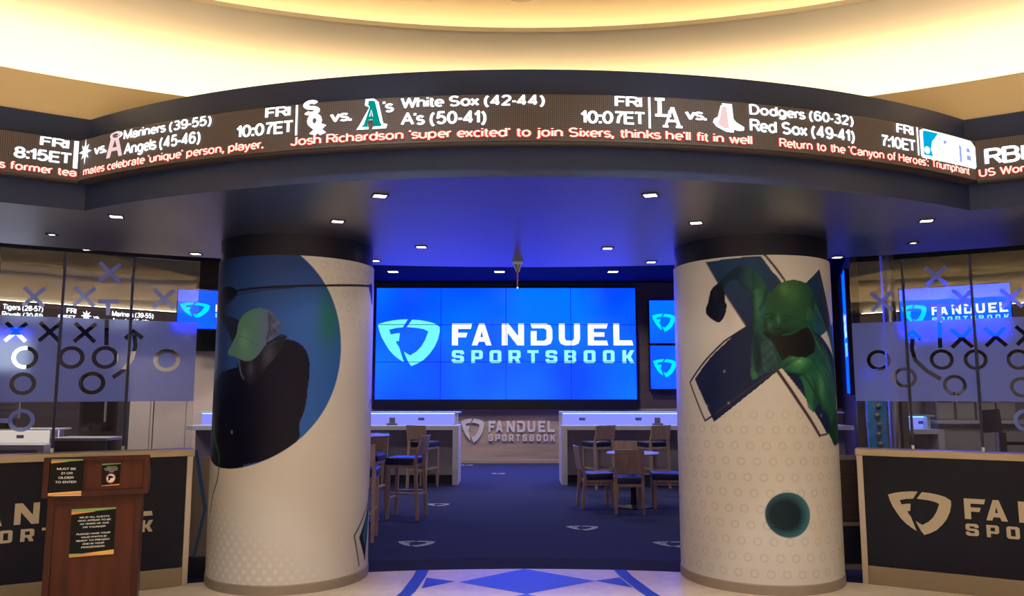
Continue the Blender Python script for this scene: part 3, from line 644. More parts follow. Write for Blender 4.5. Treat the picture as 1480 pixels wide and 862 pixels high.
class Canvas:
    def __init__(s, c):
        s.c = c; us = np.linspace(A0, A1, NA) * CR_; zs = np.linspace(Z0W, Z1W, NZ)
        s.U, s.V = np.meshgrid(us, zs); s.img = np.zeros((NZ, NA, 3)); s.img[:] = (.72, .695, .69)
        s.n1 = sum(np.sin(s.U * f + p) * np.cos(s.V * g + q) for f, g, p, q in ((31, 17, 0, 1), (57, 71, 2, .3), (13, 43, 1, 2), (97, 88, .5, 1.5))) / 4
    def pts(s, L): return [col_uv(s.c, *p) for p in L]
    def poly(s, L, px=True, smooth=0):
        P = s.pts(L) if px else L
        if smooth: P = catmull(P, smooth)
        m = np.zeros(s.U.shape, bool); n = len(P)
        for i in range(n):
            (x0, y0), (x1, y1) = P[i], P[(i + 1) % n]
            if y0 == y1: continue
            m ^= ((s.V >= min(y0, y1)) & (s.V < max(y0, y1)) & (s.U < x0 + (s.V - y0) * (x1 - x0) / (y1 - y0)))
        return m
    def paint(s, m, col, a=1.0):
        col = np.broadcast_to(col, s.img.shape); a = (m * a)[..., None]; s.img = s.img * (1 - a) + col * a
    def seg(s, p, q, w, w2=None):
        (x0, y0), (x1, y1) = s.pts([p, q]); dx, dy = x1 - x0, y1 - y0; L = dx * dx + dy * dy
        t = np.clip(((s.U - x0) * dx + (s.V - y0) * dy) / L, 0, 1)
        d = np.hypot(s.U - x0 - t * dx, s.V - y0 - t * dy); ww = w + (w2 if w2 is not None else w) * 0 + ((w2 if w2 is not None else w) - w) * t
        return np.clip((ww - d) / .006 + .5, 0, 1)
    def line(s, L, w, col, a=1.0, close=False):
        m = np.zeros(s.U.shape)
        for p, q in zip(L, L[1:] + ([L[0]] if close else [])): 
            if p != q: m = np.maximum(m, s.seg(p, q, w))
        s.paint(m, col, a)
    def blob(s, p, r, ry=None):
        (x, y) = s.pts([p])[0]; return np.exp(-(((s.U - x) / r) ** 2 + ((s.V - y) / (ry or r)) ** 2))
def catmull(P, n=5):
    out = []; N = len(P)
    for i in range(N):
        p0, p1, p2, p3 = [np.array(P[(i + k - 1) % N]) for k in range(4)]
        for t in np.linspace(0, 1, n, endpoint=False):
            out.append(tuple(.5 * (2 * p1 + (p2 - p0) * t + (2 * p0 - 5 * p1 + 4 * p2 - p3) * t * t + (3 * p1 - p0 - 3 * p2 + p3) * t ** 3)))
    return out
def mixc(a, b, t): t = np.clip(t, 0, 1)[..., None]; return np.array(a) * (1 - t) + np.array(b) * t
def rings(cv, mask, col, a, du=.118, dv=.118, r=.030, w=.0055, off=(0, 0)):
    u = (cv.U + off[0]) / du; v = (cv.V + off[1]) / dv
    row = np.floor(v); uu = (u + .37 * row) % 1.0 - .5; vv = v % 1.0 - .5
    d = np.hypot(uu * du, vv * dv); m = np.clip(1 - np.abs(d - r) / w, 0, 1); cv.paint(m * mask, col, a)
def dots(cv, mask, col, a, du=.085, r=.018):
    u = cv.U / du; v = cv.V / (du * .6); row = np.floor(v); uu = (u + .5 * (row % 2)) % 1 - .5; vv = v % 1 - .5
    m = np.clip((r - np.hypot(uu * du, vv * du * .6)) / .006 + .5, 0, 1); cv.paint(m * mask, col, a)

# ---- left wrap: golfer in a blue disc
cv = Canvas(LCOL)
cp = cv.pts([(434, 369), (471.6, 412.6), (491.4, 487.8), (478, 575.5), (453, 616), (430.6, 637), (379, 667)])
Am = np.array([[x, y, 1] for x, y in cp]); bb = np.array([x * x + y * y for x, y in cp]); so_ = np.linalg.lstsq(Am, bb, rcond=None)[0]
cu0, cv0 = so_[0] / 2, so_[1] / 2; rr = math.sqrt(so_[2] + cu0 ** 2 + cv0 ** 2)
up_right = np.clip((cv.V - 1.75) / .5, 0, 1) * np.clip((cv.U + .15) / .25, 0, 1)
rings(cv, up_right, L3((165, 155, 150)), .55)
low_left = np.clip(1 - (cv.V - .10) / .75 - (cv.U + .5) / 1.1, 0, 1)
dots(cv, np.clip(low_left * 2, 0, 1), L3((218, 208, 204)), .75)
D = np.hypot(cv.U - cu0, cv.V - cv0); disc = np.clip((rr - D) / .006 + .5, 0, 1)
base = mixc(L3((38, 66, 134)), L3((46, 90, 172)), (cv.U + .45) / .7)
base = mixc(base, L3((27, 38, 70)), np.clip((1.75 - cv.V) / .6, 0, 1) * np.clip((.05 - cv.U) / .5, 0, 1))
base = mixc(base, L3((30, 44, 82)), np.clip((-.35 - cv.U) / .35, 0, 1))
base = mixc(base, L3((32, 52, 104)), np.clip((cv.V - 2.2) / .45, 0, 1) * .8); gb = cv.blob((476, 462), .11, .26); base = mixc(base, L3((36, 98, 76)), gb * .85)
cv.paint(disc, base)
ink = L3((22, 22, 40))
# body
bodyc = mixc(L3((11, 13, 36), 1.1), L3((22, 24, 52), 1.1), cv.blob((400, 540), .25, .4) * .6 + cv.n1 * .15)
cv.paint(cv.poly([(352, 520), (372, 505), (390, 500), (412, 491), (430, 495), (443, 508), (448, 532), (445, 560), (441, 590), (433, 612), (431, 636), (405, 655), (375, 668), (340, 672), (318, 671), (310, 640), (310, 590), (316, 545), (330, 535), (345, 530)], smooth=4) * disc, bodyc)
cv.paint(cv.poly([(290, 560), (330, 535), (360, 560), (350, 690), (290, 690)]) * disc, L3((12, 14, 38), 1.1))
# face under the cap
face = mixc(L3((28, 28, 46)), L3((62, 66, 88)), cv.blob((388, 514), .05, .09) + cv.blob((362, 533), .03, .06))
cv.paint(cv.poly([(345, 520), (352, 545), (362, 556), (372, 548), (388, 528), (402, 512), (412, 495), (405, 484)], smooth=4), face, .9)
cv.line([(345, 521), (348, 540), (352, 548)], .006, L3((96, 116, 132)), .7)
# raised arms and hands
cv.paint(cv.poly([(316, 428), (326, 416), (338, 418), (343, 425), (334, 436), (325, 446), (327, 456), (344, 462), (346, 474), (340, 500), (333, 488), (322, 465), (314, 446)], smooth=4), L3((28, 36, 66)))
cv.paint(cv.poly([(322, 418), (332, 414), (342, 420), (338, 430), (326, 432)], smooth=3), L3((20, 24, 48)))
# club
cv.line([(318, 430), (340, 421), (380, 416), (420, 414), (470, 413), (536, 414)], .010, ink)
cv.line([(330, 427), (345, 426), (380, 420), (425, 416)], .005, L3((28, 30, 58)), .8)
cv.paint(cv.poly([(533, 412), (538, 413), (541, 428), (540, 441), (536, 432)], smooth=3), L3((30, 36, 70)))
# cap: pale green crown with bill, darker mesh back
cap = mixc(L3((80, 124, 118), 1.2), L3((82, 100, 150), 1.2), (cv.U - cv.pts([(362, 490)])[0][0]) / .16)
cap = mixc(cap, L3((104, 150, 134), 1.25), cv.blob((352, 492), .05, .10) * .7)
cv.paint(cv.poly([(329, 511), (336, 496), (342, 482), (345, 466), (353, 454), (366, 447), (380, 446), (393, 452), (402, 464), (404, 478), (396, 490), (385, 497), (378, 507), (370, 517), (360, 522), (350, 521), (340, 516)], smooth=4), cap)
cv.paint(cv.poly([(388, 454), (398, 458), (405, 468), (406, 478), (398, 487), (388, 492), (384, 488), (388, 474)], smooth=3), mixc(L3((52, 56, 84)), L3((80, 92, 130)), cv.n1 + .5), .85)
cv.line([(388, 452), (390, 470), (386, 496)], .005, L3((48, 58, 82)), .9)
cv.line([(386, 497), (396, 491), (411, 489), (414, 487)], .007, ink)
cv.line([(342, 485), (358, 490), (372, 500)], .004, L3((64, 90, 96)), .5)
# thin ring line continuing down the side, green fading to dark
cv.line([(301, 585), (309, 625), (316, 655), (317, 672)], .008, L3((46, 110, 72)))
cv.line([(317, 672), (314, 695), (307, 718), (298, 745)], .008, L3((50, 40, 48)))
# shape wrapping round the right side
cv.paint(cv.poly([(531, 735), (519, 778), (527, 812), (560, 812), (560, 735)]), L3((30, 36, 66)))
cv.paint(cv.poly([(531, 742), (524, 772), (527, 790), (560, 780), (560, 742)]), L3((34, 116, 124)))
cv.line([(531, 728), (512, 775), (519, 818)], .009, L3((60, 66, 68)))
cv.paint(cv.poly([(535, 578), (532, 590), (536, 620), (560, 630), (560, 570)]), L3((26, 34, 110)))
for p, r_ in (((494, 780), .02), ((483, 630), .02), ((335, 625), .010)): cv.paint(np.clip(cv.blob(p, r_, r_ * 1.2), 0, 1), np.array((.82, .80, .80)), .5)
LEFT_IMG = cv.img

# ---- right wrap: athlete bursting through a dark X, ball below
cv = Canvas(RCOL); o3 = lambda x, y: (960 + x / 3.079, 350 + y / 3.079); P3 = lambda L: [o3(*p) for p in L]
rings(cv, np.clip((1.62 - cv.V) / .3, 0, 1), L3((150, 140, 134)), .50, du=.125, dv=.125, r=.030, off=(.02, .03))
rings(cv, np.clip((1.62 - cv.V) / .3, 0, 1), L3((165, 155, 150)), .35, du=.125, dv=.125, r=.025, off=(.02, .03))
XN = mixc(L3((24, 34, 70)), L3((34, 60, 96)), (cv.V - 2.1) / .5)
# blob shadow of the fist printed on the paper
cv.paint(np.clip(cv.blob(o3(285, 330), .07, .16), 0, 1), L3((176, 166, 164)), .6)
X_L = [(187, 90), (230, 165), (300, 275), (367, 378), (300, 425), (205, 515), (137, 610), (222, 802), (300, 740), (400, 660), (515, 565), (620, 712), (725, 858), (790, 800), (800, 640), (770, 530), (697, 418), (760, 340), (800, 300), (800, 60), (740, 66), (690, 120), (630, 182), (535, 185), (480, 130), (430, 62)]
cv.paint(cv.poly(P3(X_L)), XN)
# upper right arm of the X fades to green
ug = cv.poly(P3([(535, 185), (630, 182), (740, 66), (800, 60), (800, 300), (760, 340), (697, 418), (640, 380)]))
cv.paint(ug, mixc(L3((30, 96, 78)), L3((36, 70, 104)), cv.blob(o3(700, 330), .12, .22) * 1.2))
cv.paint(ug * cv.poly(P3([(640, 190), (765, 75), (800, 60), (800, 130), (650, 260)])), L3((58, 134, 84)), .55)
brown = L3((62, 44, 54)); inkn = L3((24, 26, 52))
cv.line(P3([(447, 58), (500, 122), (545, 186)]), .011, brown)
cv.paint(cv.poly(P3([(430, 62), (447, 62), (540, 183), (525, 183)])), np.array((.72, .695, .69)), .8)
cv.line(P3([(187, 90), (230, 165), (300, 275), (367, 378)]), .007, brown, .8)
cv.line(P3([(367, 378), (270, 440), (190, 520), (115, 625), (182, 796), (222, 770)]), .008, inkn)
cv.line(P3([(222, 770), (330, 685), (500, 570)]), .006, L3((60, 54, 66)), .8)
cv.line(P3([(503, 572), (600, 715), (692, 862)]), .014, brown)
cv.paint(cv.poly(P3([(512, 563), (525, 563), (722, 850), (706, 866)])), np.array((.72, .695, .69)))
cv.line(P3([(692, 862), (725, 855)]), .008, brown)
# raised arm
armc = mixc(L3((22, 40, 66)), L3((44, 96, 84)), (cv.U - cv.pts(P3([(330, 180)]))[0][0]) / .18)
cv.paint(cv.poly(P3([(240, 215), (232, 190), (262, 160), (300, 125), (345, 105), (390, 118), (425, 150), (455, 200), (470, 240), (450, 300), (410, 290), (385, 240), (350, 200), (318, 168), (280, 185), (262, 215)]), smooth=4), armc)
fistc = mixc(L3((14, 18, 40)), L3((28, 32, 56)), cv.blob(o3(225, 230), .03, .08) + cv.n1 * .3)
cv.paint(cv.poly(P3([(210, 212), (228, 193), (255, 196), (268, 225), (270, 262), (278, 285), (268, 330), (245, 358), (222, 350), (195, 330), (184, 305), (195, 270), (202, 235)]), smooth=4), fistc)
# trunk and shirt
tr = mixc(L3((40, 96, 86)), L3((22, 50, 62)), cv.blob(o3(470, 520), .10, .2) + .3 * cv.n1 + .15)
tr = mixc(tr, L3((72, 140, 106)), cv.blob(o3(410, 270), .05, .12) * .8 + cv.blob(o3(400, 590), .03, .06) * .7)
cv.paint(cv.poly(P3([(395, 215), (460, 215), (520, 300), (640, 370), (700, 455), (740, 530), (768, 620), (790, 720), (800, 800), (795, 862), (745, 870), (735, 790), (690, 720), (662, 760), (640, 690), (600, 600), (515, 562), (440, 590), (392, 612), (386, 540), (392, 420), (396, 300)]), smooth=3), tr)
cv.paint(cv.poly(P3([(388, 400), (430, 420), (440, 500), (425, 580), (405, 570), (392, 480)]), smooth=3), L3((20, 38, 52)), .8)
cv.paint(cv.poly(P3([(430, 440), (480, 450), (500, 520), (510, 560), (450, 580), (435, 520)]), smooth=3), mixc(L3((28, 58, 62)), L3((60, 92, 96)), cv.n1 + .45), .8)
cv.paint(cv.poly(P3([(445, 395), (500, 415), (560, 415), (600, 395), (640, 380), (670, 430), (668, 490), (610, 520), (580, 545), (570, 512), (555, 505), (535, 535), (505, 490), (480, 440), (450, 420)]), smooth=2), L3((26, 26, 30)))
# big right arm
am = mixc(L3((42, 112, 84)), L3((20, 62, 58)), (cv.n1 + .2) * .6)
am = mixc(am, L3((104, 172, 120)), cv.blob(o3(600, 530), .07, .05) * .9 + cv.blob(o3(700, 640), .04, .10) * .7)
cv.paint(cv.poly(P3([(545, 515), (600, 512), (660, 525), (715, 560), (745, 620), (770, 690), (788, 770), (800, 860), (790, 905), (756, 862), (745, 800), (700, 735), (655, 640), (620, 590), (560, 580), (520, 555)]), smooth=4), am)
cv.paint(cv.poly(P3([(650, 600), (668, 640), (660, 700), (665, 745), (640, 735), (620, 640), (610, 590)]), smooth=3), L3((58, 128, 92)), .8)
cv.paint(cv.poly([(1196, 625), (1203, 610), (1216, 590), (1240, 600), (1240, 640), (1206, 645)]), L3((22, 66, 58)))
cv.line(P3([(640, 372), (690, 470), (735, 560), (765, 650), (790, 740)]), .005, L3((120, 170, 150)), .6)
# head
hd = mixc(L3((44, 92, 70)), L3((70, 122, 78)), cv.blob(o3(570, 225), .09, .10) * .9)
hd = mixc(hd, L3((96, 146, 88)), cv.blob(o3(535, 210), .04, .05) * .8)
hd = mixc(hd, L3((18, 40, 42)), np.clip(cv.blob(o3(540, 430), .14, .09) * 1.2, 0, 1))       # chin falls into the dark of the shirt
hd = mixc(hd, L3((22, 48, 46)), cv.blob(o3(478, 338), .022, .018) * .9)                      # eye socket
hd = mixc(hd, L3((26, 54, 50)), cv.blob(o3(540, 350), .030, .016) * .7)
hd = mixc(hd, L3((104, 150, 118)), cv.blob(o3(508, 345), .010, .030) * .7)                   # nose
hd = mixc(hd, L3((84, 130, 104)), cv.blob(o3(470, 372), .012, .020) * .6)
hd = mixc(hd, L3((28, 60, 52)), np.clip(cv.blob(o3(668, 300), .030, .12) * 1.1, 0, 1))
HEAD = P3([(445, 330), (458, 280), (470, 235), (495, 200), (540, 174), (590, 170), (640, 190), (664, 235), (668, 280), (655, 330), (628, 368), (590, 392), (545, 408), (500, 414), (464, 400), (444, 372)])
cv.paint(cv.poly(HEAD, smooth=4), hd)
cv.paint(cv.poly(P3([(636, 300), (652, 292), (658, 315), (648, 345), (634, 350), (630, 325)]), smooth=3), L3((58, 110, 78)), .9)
cv.line(P3([(452, 322), (472, 318), (496, 328)]), .005, L3((20, 38, 40)), .8)
cv.line(P3([(522, 332), (548, 330), (572, 334)]), .005, L3((24, 44, 44)), .7)
cv.line(P3([(486, 384), (504, 388), (522, 384)]), .005, L3((20, 34, 36)), .7)
# ball
(bx_, by_) = cv.pts([(1140, 745)])[0]; rb_u = abs(cv.pts([(1172, 745)])[0][0] - cv.pts([(1107, 745)])[0][0]) / 2; rb_v = abs(cv.pts([(1140, 712)])[0][1] - cv.pts([(1140, 778)])[0][1]) / 2
E_ = np.hypot((cv.U - bx_) / rb_u, (cv.V - by_) / rb_v)
cv.paint(np.clip(cv.blob((1185, 765), .10, .14), 0, 1), L3((188, 176, 168)), .5)
ball = mixc(L3((14, 34, 44)), L3((58, 112, 128)), (E_ - .55) * 1.7 + (cv.U - bx_) / rb_u * .35 + np.sin(cv.V * 260 + cv.U * 70) * .07 * (E_ > .3) - .1)
cv.paint(np.clip((1 - E_) / .03 + .5, 0, 1), ball)
for p in ((1047, 537), (1053, 583), (1022, 587), (1187, 601)): cv.paint(np.clip(cv.blob(p, .008, .010), 0, 1), L3((170, 180, 210)), .6)
for L, w_, a_ in (([(395, 230), (402, 300), (396, 400)], .016, .55), ([(455, 215), (446, 260), (425, 300)], .014, .6), ([(350, 195), (380, 215), (395, 250)], .014, .5), ([(250, 190), (300, 150), (350, 130)], .012, .35),
                   ([(560, 590), (620, 590), (655, 640), (700, 735)], .014, .65), ([(660, 528), (700, 590), (735, 690), (760, 800)], .010, .45), ([(600, 515), (560, 535), (530, 560)], .012, .5), ([(405, 430), (420, 500), (412, 570)], .018, .6),
                   ([(660, 610), (690, 690), (730, 780)], .012, .45), ([(448, 345), (452, 390), (470, 410)], .012, .6), ([(640, 380), (690, 450), (720, 530)], .016, .5)):
    m_ = np.zeros(cv.U.shape); P_ = P3(L)
    for p, q in zip(P_, P_[1:]):
        (x0, y0), (x1, y1) = cv.pts([p, q]); dx, dy = x1 - x0, y1 - y0; t = np.clip(((cv.U - x0) * dx + (cv.V - y0) * dy) / (dx * dx + dy * dy), 0, 1)
        m_ = np.maximum(m_, np.exp(-(np.hypot(cv.U - x0 - t * dx, cv.V - y0 - t * dy) / w_) ** 2))
    cv.paint(m_, L3((16, 32, 38)), a_)
dk = np.where((cv.img[..., 1] < .5) & (cv.img[..., 1] > cv.img[..., 2] * 1.02), .70, 1.0)[..., None]
cv.img = cv.img * dk
RIGHT_IMG = cv.img

def column(c, img, label):
    e = thing('column', label, 'column', (c[0], c[1], 0))
    us = np.linspace(A0, A1, NA); zs = np.linspace(Z0W, Z1W, NZ)
    xs, zz = np.meshgrid(us, zs); co = np.stack([CR_ * np.sin(xs), -CR_ * np.cos(xs), zz], -1).reshape(-1, 3)
    # the plain back of the wrap closes the ring
    nb = 24; bu = np.linspace(A1, A0 + 2 * PI, nb + 1)
    bco = np.array([[CR_ * math.sin(a), -CR_ * math.cos(a), z] for z in (Z0W, Z1W) for a in bu])
    idx = np.arange(NA * NZ).reshape(NZ, NA)
    q = np.stack([idx[:-1, :-1], idx[:-1, 1:], idx[1:, 1:], idx[1:, :-1]], -1).reshape(-1, 4)
    k0 = NA * NZ; qb = np.array([[k0 + i, k0 + i + 1, k0 + nb + 2 + i, k0 + nb + 1 + i] for i in range(nb)])
    V = np.concatenate([co, bco]); Q = np.concatenate([q, qb])
    me = bpy.data.meshes.new('printed_wrap'); me.vertices.add(len(V)); me.vertices.foreach_set('co', V.ravel())
    me.loops.add(Q.size); me.loops.foreach_set('vertex_index', Q.ravel().astype(np.int32))
    me.polygons.add(len(Q)); me.polygons.foreach_set('loop_start', np.arange(0, Q.size, 4, dtype=np.int32)); me.polygons.foreach_set('use_smooth', np.ones(len(Q), bool))
    me.update(calc_edges=True); me.validate()
    at = me.color_attributes.new('print', 'FLOAT_COLOR', 'POINT')
    colr = np.ones((len(V), 4)); colr[:NA * NZ, :3] = np.clip(img.reshape(-1, 3), 0, 1); colr[NA * NZ:, :3] = (.72, .695, .69)
    at.data.foreach_set('color', colr.ravel().astype(np.float32))
    link('printed_wrap', me, wrapm, e)
    r = CR_
    latheo('base', [(r - .03, 0), (r + .006, 0), (r + .006, .07), (r - .004, .085), (r - .02, .085)], basestone, e, seg=96)
    latheo('collar', [(r - .02, Z1W - .02), (r - .012, Z1W - .02), (r - .012, Z_SOF)], mat('navy_collar', (.010, .012, .028), .35), e, seg=96)
    return e
column(LCOL, LEFT_IMG, 'round column wrapped with a print of a golfer in a blue disc')
column(RCOL, RIGHT_IMG, 'round column wrapped with a print of a green athlete in a dark X above a ball')

# ================================================================== KNEE WALLS AND GLASS
KA = rad(29)
def sill_wall(s):
    side = 'left' if s < 0 else 'right'
    O = Vector((-2.70, 6.60, 0)) if s < 0 else Vector((2.945, 6.665, 0))
    U = Vector((s * cos(KA), -sin(KA), 0)); N = Vector((-s * sin(KA), -cos(KA), 0)) if s > 0 else Vector((sin(KA), -cos(KA), 0))
    # local frame: x outwards along the wall, y towards the lounge
    Mx = Matrix(((U.x, -N.x, 0, O.x), (U.y, -N.y, 0, O.y), (0, 0, 1, 0), (0, 0, 0, 1)))
    L = 2.4
    e = thing('knee_wall', 'low navy wall with cream lettering and champagne rail at the %s, %s' % (side, 'behind the wooden lectern' if s < 0 else 'showing the whole shield emblem'), 'low wall')
    boxo('panel', .035, L, 0, .12, .155, 1.055, navypanel, e, M=Mx)
    boxo('kick_plate', .035, L, -.004, .124, 0, .15, basealu, e, .004, M=Mx)
    boxo('rail', -.02, L, -.035, .16, 1.055, 1.112, railm, e, .008, M=Mx)
    boxo('end_post', -.012, .035, -.012, .132, 0, 1.055, mat('pale_metal_trim', (.50, .44, .40), .3, metal=.5), e, .004, M=Mx)
    # lettering, u measured so that text reads left to right seen from the rotunda
    TU = U if s > 0 else -U; TO = O if s > 0 else O
    fn = plane_map(TO, TU, N)
    k = .00505
    if s > 0: lockup(fn, k, .215, .435, [creamletter] * 3, e, lift=.002)
    else: lockup(fn, k, -370 * k - .275, .435, [creamletter] * 3, e, lift=.002)
    # glass screens standing on the rail
    joints = [-.01, .52, 1.02, 1.52, 2.02] if s < 0 else [-.01, .42, 0.92, 1.42, 1.92]
    zt = 2.72
    pnames = []
    for i in range(len(joints) - 1):
        nth = ['next to the column', 'second out from the column', 'third out from the column', 'at the edge of the photo'][i]
        g = thing('glass_screen', 'glass screen with frosted marks on the %s low wall, %s' % (side, nth), 'glass screen')
        a, b = joints[i] + .012, joints[i + 1] - .012
        boxo('pane', a, b, .055, .065, 1.112, zt, glass, g, M=Mx)
        pnames.append((g, a, b))
        q = joints[i + 1]
        pt = thing('glass_post', 'slim dark post between glass screens on the %s wall, %s' % (side, ['first from the column', 'second from the column', 'third from the column', 'out of the photo'][i]), 'post')
        boxo('fin', q - .010, q + .010, .045, .105, 1.15, zt, darkmetal, pt, .003, M=Mx)
        boxo('foot_clamp', q - .0115, q + .0115, .035, .115, 1.112, 1.15, steel, pt, .004, M=Mx)
    # film marks: photo points carried onto the pane
    gp = O - N * .05
    def uv(x, y):
        d = Vector(ray(x, y)); C0 = Vector((0, 0, EYE)); t = (gp - C0).dot(N) / d.dot(N); p = C0 + d * t
        return ((p - O).dot(U), p.z)
    def film_obj(loops, name='frosted_film', lift=.002):
        """clip loops to each pane by bisecting the filled mesh"""
        vs, fs = loops if isinstance(loops, tuple) else fill2d(loops)
        for g, a, b in pnames:
            bm = bmesh.new(); bv = [bm.verts.new((x, y, 0)) for x, y in vs]
            for f in fs:
                try: bm.faces.new([bv[i] for i in f])
                except ValueError: pass
            for kx, no in ((a, (-1, 0, 0)), (b, (1, 0, 0))):
                bmesh.ops.bisect_plane(bm, geom=bm.verts[:] + bm.edges[:] + bm.faces[:], plane_co=(kx, 0, 0), plane_no=no, clear_outer=True)
            if not bm.faces: bm.free(); continue
            for v_ in bm.verts: v_.co = O + U * v_.co.x - N * (.053) + Vector((0, 0, v_.co.y))
            bm_obj(name, bm, film, g)
    def cross(x, y, r=13.5, w=4.6):
        c0 = uv(x, y); k_ = abs(uv(x + 1, y)[0] - uv(x, y)[0]); kz = abs(uv(x, y + 1)[1] - uv(x, y)[1]); out = []
        P = [(w, 0), (w + r, r), (r, r + w), (0, w), (-r, r + w), (-w - r, r), (-w, 0), (-w - r, -r), (-r, -r - w), (0, -w), (r, -r - w), (r + w, -r)]
        return [(c0[0] + a * .95 * k_, c0[1] + b * .85 * kz) for a, b in P]
    def ring(x, y, ro=19.5, ri=13):
        c0 = uv(x, y); k_ = abs(uv(x + 1, y)[0] - uv(x, y)[0]); kz = abs(uv(x, y + 1)[1] - uv(x, y)[1])
        return [(c0[0] + ro * k_ * cos(t), c0[1] + ro * .85 * kz * sin(t)) for t in np.linspace(0, 2 * PI, 33)[:-1]], [(c0[0] + ri * k_ * cos(t), c0[1] + ri * .85 * kz * sin(t)) for t in np.linspace(0, 2 * PI, 33)[:-1]]
    def path(L, w=3.4):
        P = [Vector(p) for p in L]; l = []; r_ = []
        for i, p in enumerate(P):
            t = (P[min(i + 1, len(P) - 1)] - P[max(i - 1, 0)]).normalized(); n_ = Vector((-t.y, t.x)) * w
            l.append(p + n_); r_.append(p - n_)
        return [uv(*q) for q in l + r_[::-1]]
    def cut_film(band_, clear_, rings_):
        def ok(c):
            if not inside(c, band_): return False
            for a, b in rings_:
                if inside(c, a): return inside(c, b)
            return not any(inside(c, L) for L in clear_)
        return cdt([band_] + clear_ + [l for r in rings_ for l in r], ok)
    band = [(-.05, 1.512), (2.3, 1.512), (2.3, 2.185), (-.05, 2.185)]
    if s < 0:
        clear = [cross(23, 480), cross(72, 480), cross(123, 481)]
        rg = [ring(x, y) for x, y in ((36, 517), (33, 555), (133, 554), (241, 521), (103, 517), (152, 517))]
        clear += [[uv(*p) for p in ((151.5, 462), (157.5, 462), (157, 499), (150.5, 499))], path([(181, 490), (193, 479), (206, 489)], 3.2), path([(194, 484), (196, 500), (191, 518), (178, 536), (163, 546)], 3)]
        film_obj(cut_film(band, clear, rg))
        for x, y in ((49, 429), (122, 429), (159, 394), (237, 432)): film_obj([cross(x, y)])
        film_obj([[uv(*p) for p in ((142, 433), (172, 433), (172, 439), (160, 439), (159, 456), (153, 456), (153, 439), (142, 439))]])
        film_obj(list(ring(31, 608)))
        film_obj([[uv(*p) for p in ((-30, 604), (13, 605), (13, 612), (-30, 611))]])
    else:
        clear = [cross(1390, 489), cross(1439, 487), cross(1484, 485)]
        rg = [ring(x, y, 17.5, 12) for x, y in ((1270, 521), (1308, 546), (1361, 520), (1410, 520), (1472, 520), (1380, 557), (1477, 560))]
        clear += [[uv(*p) for p in ((1354, 465), (1361, 465), (1362, 503), (1356, 503))], path([(1307, 489), (1319, 479), (1331, 490)], 3.2), path([(1319, 486), (1318, 505), (1323, 521), (1340, 537), (1360, 548)], 3)]
        film_obj(cut_film(band, clear, rg))
        for x, y in ((1353, 399), (1274, 436), (1392, 432), (1462, 431)): film_obj([cross(x, y)])
        film_obj([[uv(*p) for p in ((1342, 438), (1373, 438), (1373, 444), (1361, 444), (1361, 463), (1354, 463), (1354, 444), (1342, 444))]])
        film_obj(list(ring(1484, 608)))
    return O, U, N, Mx
LO = sill_wall(-1); RO = sill_wall(1)

# gate panels between low walls and columns
g = thing('gate_panel', 'grey beige gate panel with blue tape between left low wall and golfer column', 'gate')
boxo('leaf', -2.98, -2.66, 6.90, 6.93, .17, 1.02, mat('grey_beige_panel', (.36, .31, .30), .5), g, .004)
boxo('kick_plate', -2.98, -2.66, 6.895, 6.935, .0, .165, mat('dark_kick', (.03, .03, .05), .5), g)
tp = thing('blue_tape', 'two strips of blue tape forming a sideways V on the grey gate panel', 'tape')
fn = plane_map((0, 6.90, 0), (1, 0, 0), (0, -1, 0))
def yv(x, y): return aty(x, y, 6.90)
for nm, L in (('strip', [(281, 651), (286, 651), (299, 734), (294, 738)]), ('strip', [(295, 733), (299, 735), (281, 812), (277, 810)])):
    lay(nm, fill2d([[yv(*p) for p in L]]), fn, bluetape, tp, .001, .002)
g = thing('gate_panel', 'dark grilled gate between the athlete column and right low wall', 'gate')
for z0, z1 in ((.05, .09), (.42, .45), (.99, 1.03)): boxo('cross_rail', 2.875, 3.22, 6.95, 6.98, z0, z1, mat('grey_beige_panel'), g)
boxo('leaf', 2.875, 3.22, 6.985, 7.0, .09, .42, mat('dark_blue_leaf', (.02, .025, .06), .5), g)
boxo('mesh_leaf', 2.875, 3.22, 6.985, 7.0, .45, .99, mat('brown_grille', (.10, .075, .07), .5, noise=((2, 2, 60), .4, 2)), g)

# ================================================================== SOFFIT LIGHTS
def spot(name, parent, loc, w, size=110, blend=.6, col=NEUTRAL, rad_=.04):
    l = bpy.data.lights.new(name, 'SPOT'); l.energy = w; l.spot_size = rad(size); l.spot_blend = blend; l.color = col; l.shadow_soft_size = rad_
    o = bpy.data.objects.new(name, l); COL.objects.link(o); o.location = loc; o.parent = parent; return o
def square_light(x, y, z, w, label, grp, s=.04, rz=0, size=115):
    e = thing('square_downlight', label, 'ceiling light', (x, y, z), rz, grp)
    bm = bmesh.new()
    for a in range(4):
        box(bm, -s - .012, s + .012, s, s + .012, -.006, 0, M=Matrix.Rotation(a * PI / 2, 4, 'Z'))
    bm_obj('trim_ring', bm, mat('dark_trim', (.02, .02, .035), .4), e)
    from_pydata('lens', [(-s, -s, -.003), (s, -s, -.003), (s, s, -.003), (-s, s, -.003)], [(3, 2, 1, 0)], lampface, e)
    spot('lamp', e, (0, 0, -.02), w, size)
    return e
